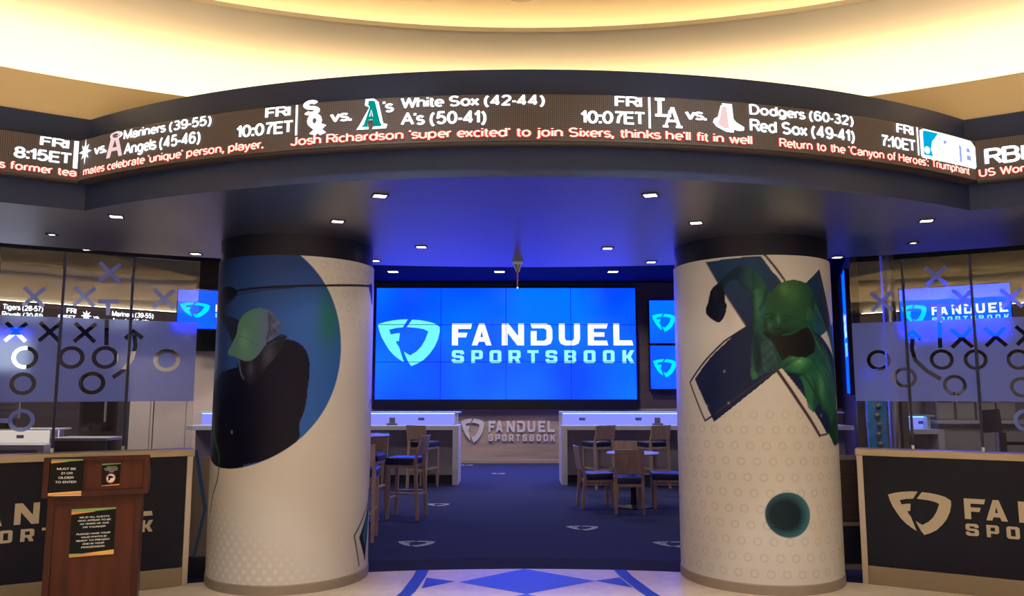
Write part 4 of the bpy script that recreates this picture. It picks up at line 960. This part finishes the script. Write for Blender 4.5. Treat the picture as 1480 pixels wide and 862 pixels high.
SL = [((549, 283), 'front left pair, over the entrance'), ((940, 282), 'front right pair, over the entrance'), ((488, 320), 'above the golfer column'), ((1006, 322), 'above the athlete column'),
      ((168, 313), 'over the left glass, nearest the drum corner'), ((1339, 319), 'over the right glass, nearest the drum corner'), ((609, 357), 'left of the pair at mid entrance'), ((878, 359), 'right of the pair at mid entrance'),
      ((542, 377), 'beside the top right of the golfer column'), ((941, 379), 'beside the top left of the athlete column'), ((1210, 372), 'at the top right of the athlete column'), ((283, 367), 'at the top left of the golfer column'),
      ((75, 339), 'small, above the left glass screens'), ((1320, 351), 'small, above the right glass screens')]
for (x, y), t in SL:
    p = atz(x, y, Z_SOF); big = not t.startswith('small')
    square_light(p[0], p[1], Z_SOF, SOFFIT_W if big else 2, 'small square recessed light in the navy soffit, ' + t, 'square lights in the soffit', .042 if big else .024, rz=rad(20 if p[0] < 0 else -20) if y < 325 else 0)
for (x, y), t in (((568, 393), 'left of three above the video wall'), ((722, 393), 'middle of three above the video wall'), ((886, 393), 'right of three above the video wall'), ((52, 353), 'above the left glass screens')):
    p = atz(x, y, Z_UP); square_light(p[0], p[1], Z_UP, INNER_W * (2.2 if y == 393 else 1), 'square recessed light in the far lounge ceiling, ' + t, 'square lights in the lounge ceiling', .10, size=130)
for x, y in ((-3.2, 12), (-1.0, 10.6), (1.2, 12.2), (3.4, 11), (0, 14.5), (-4.5, 14.5), (4.5, 14.5), (-8.5, 12), (-5.4, 12.9), (-7.4, 13.2), (-6.4, 12.0), (7.8, 11), (-6.2, 11.2), (5.4, 9.8)):  # unseen lamps added to brighten the lounge and its side walls
    square_light(x, y, Z_UP, INNER_W, 'unseen square light added behind the soffit to brighten the lounge', 'added hidden lounge lights', .10, size=130)
# rotunda downlights: open cans; the one in view is unlit, the lit ones are added unseen
def can_light(x, y, z, label, grp, w=0, r=.11):
    e = thing('round_downlight', label, 'ceiling light', (x, y, z), 0, grp)
    latheo('trim_ring', [(r + .05, 0), (r + .05, -.008), (r + .02, -.014), (r, -.010), (r, 0)], mat('cream_trim', (.62, .50, .34), .5), e, seg=40)
    latheo('baffle', [(r, -.004), (r * .8, .03), (.001, .032)], mat('bronze_baffle', (.16, .09, .05), .6), e, seg=40)
    if w: spot('lamp', e, (0, 0, -.05), w, 96, .8, (.93, .965, 1.0), .10)
    return e
px_, py_ = atz(754, -11, 4.62); can_light(px_, py_, 4.628, 'unlit round recessed light in the cream dome at the top of the photo', 'round lights in the dome')
for i in range(12):
    a = 2 * PI * i / 12 + .26; rr_ = 4.3
    can_light(RC[0] + rr_ * sin(a), RC[1] + rr_ * cos(a), 4.662, 'unseen round light added in the cream dome to brighten the rotunda', 'added lit round lights in the dome', ROTUNDA_W)
for i in range(6):
    a = 2 * PI * i / 6; rr_ = 2.2
    can_light(RC[0] + rr_ * sin(a), RC[1] + rr_ * cos(a), 4.722, 'unseen round light added in the cream dome to brighten the rotunda', 'added lit round lights in the dome', ROTUNDA_W)

# hanging fixture in front of the video wall
p = (.056, 7.68)
e = thing('hanging_sensor', 'blue metal bracket with pink rod hanging from soffit before the video wall', 'ceiling fixture', (p[0], p[1], Z_SOF))
boxo('bracket', -.055, .055, -.03, .03, -.035, 0, mat('blue_bracket', (.30, .42, .9), .4, metal=.2), e, .006)
bm = bmesh.new(); bar(bm, (-.035, 0, -.03), (-.012, 0, -.11), .014, w2=.01); bar(bm, (.035, 0, -.03), (.014, 0, -.11), .014, w2=.01); bm_obj('yoke', bm, mat('blue_bracket'), e)
latheo('body', [(.001, -.02), (.032, -.03), (.020, -.07), (.008, -.115), (.001, -.115)], mat('bronze_body', (.25, .17, .12), .4, metal=.3), e, seg=20)
latheo('rod', [(.001, -.1), (.009, -.1), (.008, -.26), (.001, -.26)], mat('pink_rod', (.62, .15, .30), .4), e, seg=14)
latheo('tip', [(.001, -.26), (.010, -.262), (.008, -.28), (.001, -.283)], glow('pale_blue_tip', (.5, .75, 1), 1.0), e, seg=14)

# ================================================================== VIDEO WALL AND OTHER SCREENS
YS = 17.25
X0, X1, Z0, Z1 = -3.058, 2.783, 1.4015, 3.908
e = thing('video_wall', 'large video wall of twelve panels showing a shield and white lettering on blue', 'screen')
boxo('housing', X0 - .03, X1 + .03, YS + .01, YB - .002, 1.183, Z1 + .02, black, e, .004)
pw, ph = (X1 - X0) / 4, (Z1 - Z0) / 3
for r in range(3):
    for c in range(4):
        boxo('screen_panel', X0 + c * pw + .006, X0 + (c + 1) * pw - .006, YS - .004, YS + .02, Z0 + r * ph + .006, Z0 + (r + 1) * ph - .006, scr_blue, e)
kx = (X1 - X0) / 376.5; kz = (Z1 - Z0) / 162.0
lockup(plane_map((X0, YS, Z0), (1, 0, 0), (0, -1, 0)), kx, (547 - 544.5) * kx, (578 - 530) * kz, [scr_mark, scr_white, scr_aqua], e, lift=.006, ky=kz)
bm = bmesh.new()
for c in (1, 2, 3): box(bm, X0 + c * pw - .006, X0 + c * pw + .006, YS - .012, YS - .004, Z0, Z1)
for r in (1, 2): box(bm, X0, X1, YS - .012, YS - .004, Z0 + r * ph - .006, Z0 + r * ph + .006)
bm_obj('bezel_grid', bm, mat('screen_bezel', (.006, .01, .05), .4), e)
# stacked portrait-cropped screens right of the video wall
for z0, z1, t in ((2.66, 3.62, 'upper'), (1.64, 2.60, 'lower')):
    e = thing('wall_screen', '%s of two stacked blue screens with cyan shield beside the video wall' % t, 'screen')
    boxo('bezel', 3.08, 5.10, YB - .14, YB - .002, z0 - .02, z1 + .02, black, e, .004)
    boxo('display', 3.10, 5.08, YB - .146, YB - .13, z0, z1, scr_blue2, e)
    k = .0057
    lay('shield_emblem', sc(GEO_MARK, k, 3.155, (z0 + z1) / 2 - 34 * k - .03, k * 1.05), plane_map((0, YB - .147, 0), (1, 0, 0), (0, -1, 0)), scr_cyan, e, .003)
def angled_screen(P, Q, z0, z1, label, frame_low=0):
    P, Q = Vector((*P, 0)), Vector((*Q, 0)); U = (Q - P).normalized(); N = Vector((U.y, -U.x, 0)); L = (Q - P).length
    Mx = Matrix(((U.x, -N.x, 0, P.x), (U.y, -N.y, 0, P.y), (0, 0, 1, 0), (0, 0, 0, 1)))
    e = thing('wall_screen', label, 'screen')
    boxo('bezel', -.02, L + .02, .004, .09, z0 - .02 - frame_low, z1 + .02, black, e, .004, M=Mx)
    boxo('display', 0, L, 0, .02, z0, z1, scr_blue2, e, M=Mx)
    k = L / 385; kz = (z1 - z0) / 168
    lockup(plane_map(P, U, N), k, 6 * k, z0 + 46 * kz, [scr_cyan, scr_white, scr_aqua], e, lift=.004, ky=kz)
    return e, U, N, L
angled_screen((6.85, 13.5), (8.22, 12.6), 2.50, 3.37, 'angled blue screen with shield and lettering seen through the right glass')
angled_screen((-5.92, 13.55), (-3.90, 14.2), 2.70, 3.38, 'angled blue screen partly hidden behind the golfer column, seen left of it', 0)
e = thing('wall_screen', 'bright white screen with blue top, hanging behind the outermost left frosted film', 'screen')
xa, xb = aty(-70, 500, 12.9)[0], aty(40, 500, 12.9)[0]; za, zb_ = aty(20, 534, 12.9)[1], aty(20, 474, 12.9)[1]
boxo('bezel', xa - .03, xb + .03, 12.9, 12.98, za - .03, zb_ + .03, black, e, .004)
boxo('display', xa, xb, 12.885, 12.9, za, zb_ - .12, glow('screen_white', (.9, .95, 1), 2.0), e)
boxo('blue_banner', xa, xb, 12.885, 12.9, zb_ - .12, zb_, scr_blue2, e)
boxo('ceiling_pole', (xa + xb) / 2 - .03, (xa + xb) / 2 + .03, 12.92, 12.97, zb_ + .03, Z_UP, blackmat, e)
# dark wall under and right of the left screen
wl2 = boxo('wall_left_beige', -7.35, -3.2, 14.35, 14.45, 0, 2.33, beigew); tag(wl2, kind='structure')
o = boxo('trim_1', -7.0, -3.2, 14.27, 14.36, 2.33, 2.86, blackmat); tag(o, kind='structure')
o = boxo('wall_left_dark', -5.95, -3.2, 14.37, 14.45, 2.86, Z_UP, darkwood); tag(o, kind='structure')
for x, w in ((-6.62, .012), (-6.68, .010), (-6.02, .006)):
    o = boxo('trim_2', x, x + w, 14.340, 14.349, .05, 1.75, blackmat if w > .011 else taupe); tag(o, kind='structure')
# screen on the right partition seen edge-on
P, Q = (6.10, 14.10), (5.86, 13.44)
angled = angled_screen(P, Q, 1.55, 3.72, 'tall blue screen seen edge-on right of the athlete column')

# raised lettering on the rear wall
sg = thing('wall_lettering', 'raised silver shield and lettering on the wood wall below the video wall', 'sign')
k = (.985 + 1.135) / 370 * .985
lockup(plane_map((-1.135, YB, 0.45), (1, 0, 0), (0, -1, 0)), k, 0, 0, [silver] * 3, sg, lift=.0, depth=.035, ky=.0078)

# ================================================================== DESKS
def desk(name, label, x0, x1, y0, d, end, lit, strip, zc=1.0, zt=1.225):
    """long counter with a lit back shelf, white end panel(s)"""
    e = thing(name, label, 'counter', (0, 0, 0))
    boxo('worktop', x0, x1, y0, y0 + d, zc - .075, zc, white, e, .004)
    boxo('front_panel', x0 + .05, x1 - .05, y0 + .28, y0 + .30, .14, zc - .075, mat('grey_violet_panel', (.38, .34, .39), .5), e)
    boxo('plinth', x0 + .05, x1 - .05, y0 + .30, y0 + .34, 0, .14, mat('dark_kick'), e)
    boxo('back_panel', x0 + .05, x1 - .05, y0 + d - .16, y0 + d - .14, zc, zt - .02, lit, e)
    boxo('top_shelf', x0, x1, y0 + d - .34, y0 + d + .1, zt - .022, zt, white, e, .003)
    boxo('led_strip', x0 + .06, x1 - .06, y0 + d - .185, y0 + d - .165, zt - .036, zt - .024, strip, e)
    for xx, on in ((x0, end[0]), (x1 - .10, end[1])):
        if on:
            boxo('end_panel', xx, xx + .10, y0, y0 + d, 0, zc - .075, white, e, .004)
            boxo('end_cheek', xx, xx + .045, y0 + d - .30, y0 + d, zc, zt - .022, white, e, .002)
    n = max(2, int((x1 - x0) / 1.0))
    for i in range(n):
        x = x0 + (i + .35) * (x1 - x0) / n
        boxo('socket_plate', x, x + .11, y0 + d - .168, y0 + d - .16, zc + .07, zc + .12, mat('grey_plate', (.20, .20, .32), .4), e)
    return e
desk('bar_counter', 'white bar counter with blue backlit shelf left of the wall lettering', -5.6, -.92, 13.4, .7, (0, 1), led_shelf, led_blue)
desk('bar_counter', 'white bar counter with blue backlit shelf right of the wall lettering', .85, 5.88, 13.4, .7, (1, 0), led_shelf, led_blue)
desk('bar_counter', 'short white counter with blue lit shelf seen through the right glass', 6.38, 6.93, 12.5, .6, (0, 1), led_shelf, led_blue, .98, 1.2)
desk('service_counter', 'counter with warm lit front shelf seen under the left glass film', -11.2, -6.95, 11.6, .6, (0, 1), led_warm, glow('warm_led', WARM, 1.2), .80, 1.02)
# small black cup-like desk units standing on the counters
for x, y, z, t in ((-3.35, 13.64, 1.0, 'left of two on the left bar counter'), (-2.1, 13.64, 1.0, 'right of two on the left bar counter'), (2.55, 13.64, 1.0, 'on the right bar counter')):
    e = thing('desk_caddy', 'small grey caddy ' + t, 'caddy', (x, y, z), 0, 'caddies on the bar counters')
    boxo('tray', -.09, .09, -.05, .05, 0, .035, mat('grey_plate'), e, .006); boxo('card_holder', -.05, .05, .0, .02, .035, .13, mat('grey_plate'), e, .004)

# ================================================================== CHAIRS, STOOLS, TABLES
def copy_tree(o, parent=None):
    c = o.copy(); COL.objects.link(c)
    if parent: c.parent = parent
    for ch in [q for q in o.children]: copy_tree(ch, c)
    return c
def make_seat(name, cat, sh, bt, bb, w, d, foot):
    """wooden frame chair or stool; faces +y, back at -y"""
    e = thing(name, '', cat)
    bm = bmesh.new(); box(bm, -w / 2, w / 2, -d / 2 + .02, d / 2, sh - .095, sh, .03, seg=3)
    for v_ in bm.verts:
        if v_.co.z > sh - .04: v_.co.z += .014 * (1 - (v_.co.x / (w / 2)) ** 2) * (1 - (v_.co.y / (d / 2)) ** 2)
    bm_obj('seat', bm, seatm, e, True)
    bm = bmesh.new(); hw = w / 2 - .01
    for (z0, z1, y0, y1, t) in ((sh - .125, sh - .085, -d / 2 + .02, d / 2 - .03, 0),):
        box(bm, -hw, hw, y1 - .02, y1, z0, z1); box(bm, -hw, hw, y0, y0 + .02, z0, z1)
        box(bm, -hw, -hw + .02, y0, y1, z0, z1); box(bm, hw - .02, hw, y0, y1, z0, z1)
    bm_obj('seat_frame', bm, maple, e)
    # backrest: a gently curved board between raked posts
    vs = []; n = 8
    for k in range(2):
        for i in range(n + 1):
            t = i / n * 2 - 1; x = t * (w / 2 - .004); yy = -d / 2 - .012 - .018 * (1 - t * t) - k * .022
            for z in (bb, bt): vs.append((x, yy - (z - sh) * .17, z))
    m = n + 1; f = []
    for i in range(n):
        for k in (0, 1):
            a = k * 2 * m + 2 * i; f.append((a, a + 2, a + 3, a + 1))
        a, b = 2 * i, 2 * m + 2 * i; f.append((a, a + 2, b + 2, b)); f.append((a + 1, a + 3, b + 3, b + 1))
    f.append((0, 1, 2 * m + 1, 2 * m)); f.append((2 * n, 2 * n + 1, 2 * m + 2 * n + 1, 2 * m + 2 * n))
    bm = bmesh.new(); bv = [bm.verts.new(p) for p in vs]
    for q in f: bm.faces.new([bv[i] for i in q])
    bm_obj('backrest', bm, maple, e)
    for s in (-1, 1):
        bm = bmesh.new(); bar(bm, (s * (w / 2 - .03), d / 2 - .035, 0), (s * (w / 2 - .03), d / 2 - .04, sh - .09), .032, .036, w2=.042); bm_obj('leg', bm, maple, e)
        bm = bmesh.new(); xx = s * (w / 2 - .018)
        bar(bm, (xx, -d / 2 - .035, 0), (xx, -d / 2 + .0, sh - .06), .034, .036, w2=.040); bar(bm, (xx, -d / 2, sh - .06), (xx, -d / 2 - .012 - (bb + .05 - sh) * .17, bb + .05), .040, .036, w2=.034)
        bm_obj('leg', bm, maple, e)
    for z, which in foot:
        bm = bmesh.new()
        if 'f' in which: bar(bm, (-w / 2 + .03, d / 2 - .037, z), (w / 2 - .03, d / 2 - .037, z), .035, .022)
        if 'b' in which: bar(bm, (-w / 2 + .03, -d / 2 - .02, z), (w / 2 - .03, -d / 2 - .02, z), .035, .022)
        if 's' in which:
            for s in (-1, 1): bar(bm, (s * (w / 2 - .025), -d / 2 - .02, z + .02), (s * (w / 2 - .03), d / 2 - .037, z + .02), .022, .032)
        bm_obj('stretcher', bm, maple, e)
    return e
chair0 = make_seat('dining_chair', 'chair', .47, .835, .52, .39, .42, ((.30, 's'),))
stool0 = make_seat('bar_stool', 'stool', .76, 1.03, .80, .38, .40, ((.24, 'f'), (.30, 'sb')))
used = set()
def place(src, x, y, rz, label, grp):
    o = src if src.name not in used else copy_tree(src)
    used.add(src.name); o.location = (x, y, 0); o.rotation_euler = (0, 0, rz); o['label'] = label; o['group'] = grp; return o
TX, TY = 1.69, 10.95
G1 = 'chairs round the low table'
place(chair0, 1.55, TY - .46, rad(-4), 'maple chair with navy seat, back turned to the camera, at the low round table', G1)
place(chair0, TX - .50, TY + .02, rad(-83), 'maple chair with navy seat at the left side of the low round table', G1)
place(chair0, TX + .46, TY + .0, rad(86), 'maple chair with navy seat right of the low round table, against the athlete column', G1)
place(chair0, TX + .02, TY + .72, rad(178), 'maple chair at the far side of the low round table, facing the camera', G1)
e = thing('round_table', 'low round pale table on a black pedestal, ringed by four chairs', 'table', (TX, TY, 0))
latheo('tabletop', [(.001, .715), (.34, .715), (.365, .722), (.37, .732), (.365, .742), (.001, .744)], tabletop_m, e, seg=48)
latheo('pedestal', [(.001, .03), (.045, .035), (.04, .08), (.04, .69), (.10, .715), (.001, .715)], black, e, seg=24)
latheo('foot', [(.001, .0), (.27, .0), (.27, .014), (.07, .035), (.001, .036)], black, e, seg=40)
HX, HY = -1.90, 9.75
G2 = 'bar stools at the high table'
place(stool0, -1.66, 8.62, rad(2), 'maple bar stool nearest the camera, beside the golfer column', G2)
place(stool0, -1.37, 10.02, rad(78), 'maple bar stool facing left at the right side of the high table', G2)
place(stool0, -1.93, 10.55, rad(170), 'maple bar stool behind the high table, facing the camera', G2)
e = thing('high_table', 'high round pale table half hidden behind the golfer column', 'table', (HX, HY, 0))
latheo('tabletop', [(.001, 1.025), (.34, 1.025), (.365, 1.032), (.37, 1.042), (.365, 1.052), (.001, 1.054)], tabletop_m, e, seg=48)
latheo('pedestal', [(.001, .03), (.045, .035), (.04, .08), (.04, 1.0), (.10, 1.025), (.001, 1.025)], black, e, seg=24)
latheo('foot', [(.001, .0), (.27, .0), (.27, .014), (.07, .035), (.001, .036)], black, e, seg=40)
G3 = 'bar stools at the counters'
for x, y, r, t in ((-2.42, 13.28, 24, 'at the left bar counter, half behind the golfer column'), (-1.47, 13.1, 26, 'at the left bar counter, nearest the wall lettering'), (1.43, 13.1, -26, 'at the right bar counter, nearest the wall lettering'), (2.35, 13.1, -24, 'at the right bar counter, behind the low round table'), (3.18, 13.1, -24, 'at the right bar counter, against the athlete column')):
    place(stool0, x, y, rad(-r), 'maple bar stool with navy seat ' + t, G3)

# ================================================================== LECTERN
zt = 1.165
A = Vector((*atz(64, 662, zt), 0)); B = Vector((*atz(217, 657.5, zt), 0))
U = (B - A); Wd = U.length; U.normalize(); Nn = Vector((U.y, -U.x, 0))
ML = Matrix(((U.x, -Nn.x, 0, A.x), (U.y, -Nn.y, 0, A.y), (0, 0, 1, 0), (0, 0, 0, 1)))     # x along the front, y away from the camera
e = thing('lectern', 'reddish brown wooden lectern with three black notices on its front', 'lectern')
def prism(bm, x0, x1, prof):
    vs = [bm.verts.new(ML @ Vector((x, y, z))) for x in (x0, x1) for y, z in prof]; n = len(prof)
    for i in range(n): bm.faces.new((vs[i], vs[(i + 1) % n], vs[n + (i + 1) % n], vs[n + i]))
    bm.faces.new(vs[:n]); bm.faces.new(vs[n:][::-1])
zb = .905
bm = bmesh.new(); prism(bm, 0, Wd, [(0.012, zb), (0.012, zt - .004), (.46, zt - .16), (.46, zb)]); bm_obj('desk_box', bm, mahog, e)
bm = bmesh.new()
box(bm, 0, Wd, -.012, .014, zt - .028, zt, .004, M=ML); box(bm, 0, Wd, -.012, .014, zb, zb + .035, .004, M=ML)
box(bm, 0, .035, -.010, .014, zb + .03, zt - .026, .004, M=ML); box(bm, Wd - .035, Wd, -.010, .014, zb + .03, zt - .026, .004, M=ML)
bm_obj('desk_frame', bm, mahogd, e)
boxo('pedestal', .035, Wd - .035, .03, .42, .06, zb, mahog, e, M=ML)
bm = bmesh.new()
for xx in (.035, Wd - .075): box(bm, xx, xx + .04, .012, .032, .06, zb, .004, M=ML)
box(bm, .07, Wd - .07, .014, .032, zb - .045, zb, .004, M=ML); bm_obj('pedestal_frame', bm, mahogd, e)
boxo('plinth', .02, Wd - .02, .0, .44, 0, .06, mat('black_plinth', (.010, .008, .008), .4), e, .006, M=ML)
for xx in (.06, Wd - .06): boxo('glide', xx - .02, xx + .02, .18, .22, -.0, .004, black, e, M=ML)
def lect_uv(x, y, off):
    d = Vector(ray(x, y)); C0 = Vector((0, 0, EYE)); q = A - Nn * off; t = (q - C0).dot(Nn) / d.dot(Nn); p = C0 + d * t
    return ((p - A).dot(U), p.z)
def notice(label, corners, off, lines, stripes, cap):
    n = thing('notice', label, 'notice')
    C = [lect_uv(*c, off) for c in corners]                # tl, tr, br, bl
    tl, tr, br, bl = [Vector(c) for c in C]
    P = lambda a, b: tuple(tl * (1 - a) * b + tr * a * b + br * a * (1 - b) + bl * (1 - a) * (1 - b))   # a to the right, b upwards
    fn = plane_map(A - Nn * off, U, Nn)
    lay('paper', fill2d([[P(0, 0), P(1, 0), P(1, 1), P(0, 1)]]), fn, paperblack, n, .001, .003)
    for i, (L, m) in enumerate(stripes): lay('colour_stripe', fill2d([[P(*q) for q in L]]), fn, m, n, .0048 + .0006 * i)
    for s, a0, a1, b0, b1 in lines:
        g = fit_text(s, 0, 1, 0, 1, .02); g = ([P(a0 + x * (a1 - a0), b0 + y * (b1 - b0)) for x, y in g[0]], g[1])
        lay('printed_line', g, fn, paperwhite, n, .006)
    return n, P, fn
top_st = [([(0, .965), (1, .985), (1, 1), (0, 1)], pgreen), ([(0, .90), (0.55, .94), (1, .965), (1, .99), (0, .965)], pgreen), ([(0, .885), (.55, .93), (.3, .945), (0, .945)], porange)]
bot_st = [([(0, 0), (1, 0), (1, .10), (.5, .07), (0, .045)], pyellow), ([(.0, .0), (.75, .0), (.45, .045), (0, .055)], porange), ([(0, .02), (.45, .055), (0, .075)], pgreen)]
n, P, fn = notice('black notice on the lectern top reading MUST BE 21 OR OLDER TO ENTER', [(74.7, 664), (120.2, 664), (117.6, 716.5), (69.3, 717.5)], -.014,
    [('MUST BE', .20, .80, .705, .765), ('21 OR', .33, .70, .585, .645), ('OLDER', .26, .74, .465, .525), ('TO ENTER', .17, .83, .345, .405)], top_st + [([(0, .04), (1, .06), (1, .13), (0, .08)], pyellow), ([(0, .0), (.5, .02), (1, .03), (1, .055), (0, .04)], porange), ([(.1, 0), (1, 0), (1, .025), (.2, .015)], paperwhite)], 0)
n, P, fn = notice('small black notice with red round no-entry symbol right on the lectern top', [(147.5, 670.5), (175, 669.5), (172.3, 701.5), (146.8, 703)], .011,
    [('UNDER 21 NOT', .25, .80, .82, .855), ('ALLOWED IN THE', .12, .86, .75, .785), ('SPORTSBOOK', .18, .84, .68, .715), ('AREA', .38, .66, .61, .64)], [([(0, .93), (1, .96), (1, 1), (0, 1)], pgreen), ([(0, 0), (1, 0), (1, .06), (0, .03)], porange)], 0)
cR = [P(.5 + .27 * cos(t), .33 + .23 * sin(t)) for t in np.linspace(0, 2 * PI, 29)[:-1]]; cI = [P(.5 + .22 * cos(t), .33 + .185 * sin(t)) for t in np.linspace(0, 2 * PI, 29)[:-1]]
lay('symbol_face', fill2d([cI]), fn, paperwhite, n, .005); lay('symbol_ring', fill2d([cR, cI]), fn, pred, n, .0055)
lay('symbol_figure', fill2d([[P(.32, .42), (P(.45, .46)), P(.62, .42), P(.66, .34), P(.5, .33), P(.42, .22), P(.34, .24), P(.38, .34)]]), fn, paperblack, n, .006)
n, P, fn = notice('large black notice on the lectern pedestal asking guests for photo ID', [(103.8, 736.5), (168, 733.2), (164.2, 801), (99.7, 806)], .029,
    [('WE ID ALL GUESTS', .18, .86, .80, .835), ('WHO APPEAR TO BE', .15, .90, .73, .765), ('40 YEARS OF AGE', .20, .86, .66, .695), ('OR YOUNGER', .27, .78, .59, .625),
     ('PLEASE HAVE YOUR', .14, .90, .45, .485), ('VALID PHOTO ID', .24, .82, .38, .415), ('READY TO PRESENT', .14, .90, .31, .345), ('AND IN YOUR', .28, .77, .24, .275), ('POSSESSION', .26, .78, .17, .205)], top_st + bot_st, 0)

# ================================================================== SIDE ROOMS SEEN THROUGH THE GLASS
# left
e = thing('opening_panel', 'tall black panel standing in for a dark opening behind the left glass beside the warm lit counter', 'opening_panel', (-6.68, 12.6, 0))  # made-up black panel imitating the shade of a dark doorway
boxo('cabinet', -.33, .29, 0, .4, 0, 1.95, black, e, .01); boxo('screen', -.28, .24, -.01, .01, .95, 1.85, mat('dark_screen', (.004, .005, .012), .12), e); boxo('handle_bar', .09, .115, -.04, -.005, 1.1, 1.75, offwhite, e, .004)
e = thing('monitor', 'black monitor standing on the counter behind the left glass, above the frosted ring', 'monitor', (-8.75, 11.92, 1.02))
boxo('display', -.55, .55, 0, .05, .16, .52, black, e, .008); boxo('stand', -.05, .05, .01, .05, .02, .2, black, e); boxo('foot', -.16, .16, -.06, .10, 0, .02, black, e, .004)
e = thing('notice_board', 'grey notice standing on the warm lit counter right of the monitor', 'notice', (-7.78, 11.95, 1.02))
boxo('board', -.20, .20, 0, .03, .16, .52, mat('grey_violet_panel'), e, .004); boxo('foot', -.1, .1, -.05, .08, 0, .16, black, e)
for i in range(3): boxo('printed_line', -.15, .15, -.003, .001, .27 + i * .08, .295 + i * .08, mat('grey_plate'), e)
e = thing('low_shelf', 'dark low shelf with grey edge in front of the black opening panel, behind the left rail', 'shelf', (-6.55, 11.6, 0))
boxo('top', -.32, .55, 0, .5, .86, .90, offwhite, e, .004); boxo('front', -.28, .5, .04, .08, 0, .86, darkwood, e)
# right
e = thing('ball_display', 'bright blue panel with a column of bronze balls behind the right glass', 'display', (5.62, 12.0, 0))
boxo('panel', -.13, .16, 0, .06, 0, 1.75, tealm, e, .006)
for i in range(7):
    bm = bmesh.new(); bmesh.ops.create_uvsphere(bm, u_segments=16, v_segments=10, radius=.045); bmesh.ops.translate(bm, vec=(.02 + .012 * (-1) ** i, -.02, .78 + i * .145), verts=bm.verts[:]); bm_obj('ball', bm, brass, e, True)
e = thing('steel_cabinet', 'polished grey cabinet between the blue ball panel and lit counter', 'cabinet', (6.12, 12.35, 0))
bron = mat('polished_bronze', (.36, .30, .27), .25, metal=.6, noise=((3, 3, 1), .2, 3))
boxo('carcass', -.28, .18, 0, .5, 0, 1.95, bron, e, .008)
for x0, x1 in ((-.27, -.02), (.0, .17)): boxo('door', x0, x1, -.018, .001, .1, 1.92, bron, e, .006)
for i, x in enumerate((7.25, 7.60, 7.95, 8.30)):
    e = thing('locker_cabinet', 'white cabinet with two dark slots standing on the far white base, %s' % ['leftmost', 'second from left', 'third from left', 'rightmost'][i], 'cabinet', (x + .16, 13.3, 1.1), 0, 'white slotted cabinets')
    boxo('carcass', -.155, .155, 0, .35, 0, .52, offwhite, e, .004)
    for z in (.30, .40): boxo('slot', -.13, .13, -.004, .01, z, z + .045, blackmat, e)
    boxo('door', -.145, .145, -.012, 0, .02, .26, offwhite, e, .004)
for i, x in enumerate((6.98, 7.9, 8.82, 9.74)):
    e = thing('base_cabinet', 'low off-white base cabinet behind right glass, %s' % ['nearest the lit counter', 'under the leftmost slotted cabinets', 'under the rightmost slotted cabinet', 'behind the tilted monitor'][i], 'cabinet', (x + .46, 12.75, 0), 0, 'low white base cabinets')
    boxo('carcass', -.455, .455, .02, .9, .1, 1.06, offwhite, e, .004); boxo('door', -.45, .45, 0, .02, .12, .98, offwhite, e, .006); boxo('plinth', -.45, .45, .06, .85, 0, .1, blackmat, e)
o = boxo('worktop', 6.95, 10.7, 12.68, 13.68, 1.06, 1.10, white, None, .006); tag(o, 'long pale worktop lying across the low white base cabinets', 'worktop')
o = boxo('wall_right_back', 6.9, 11.0, 13.72, 13.80, 0, 2.2, mat('grey_violet_panel')); tag(o, kind='structure')
e = thing('monitor', 'dark blue tilted monitor on a brown post behind the right rail', 'monitor', (4.75, 7.55, 0), rad(-18))
boxo('display', -.085, .085, -.012, .012, 1.20, 1.42, mat('navy_screen', (.012, .02, .12), .2), e, .005, M=Matrix.Rotation(rad(-4), 4, 'Y')); boxo('post', -.03, .03, .0, .05, .1, 1.20, mat('brown_post', (.07, .045, .05), .5), e, .005); boxo('arm', .02, .22, .0, .04, 1.08, 1.11, blackmat, e, .004); boxo('foot', -.15, .15, -.1, .15, 0, .1, blackmat, e, .01)
for x, y, t in ((4.24, 8.6, 'right'),):  # shiny pillar added to imitate a reflection in the glass
    e = thing('reflection_pillar', 'slim shiny pillar added in place of a blue reflection in the %s glass' % t, 'pillar', (x, y, 0))
    latheo('shaft', [(.070, .05), (.070, Z_UP if math.hypot(x - RC[0], y - RC[1]) > R_SOFFIT else Z_SOF)], steel, e, seg=32); latheo('foot', [(.070, .05), (.11, .05), (.115, 0), (.070, 0)], darkmetal, e, seg=32)
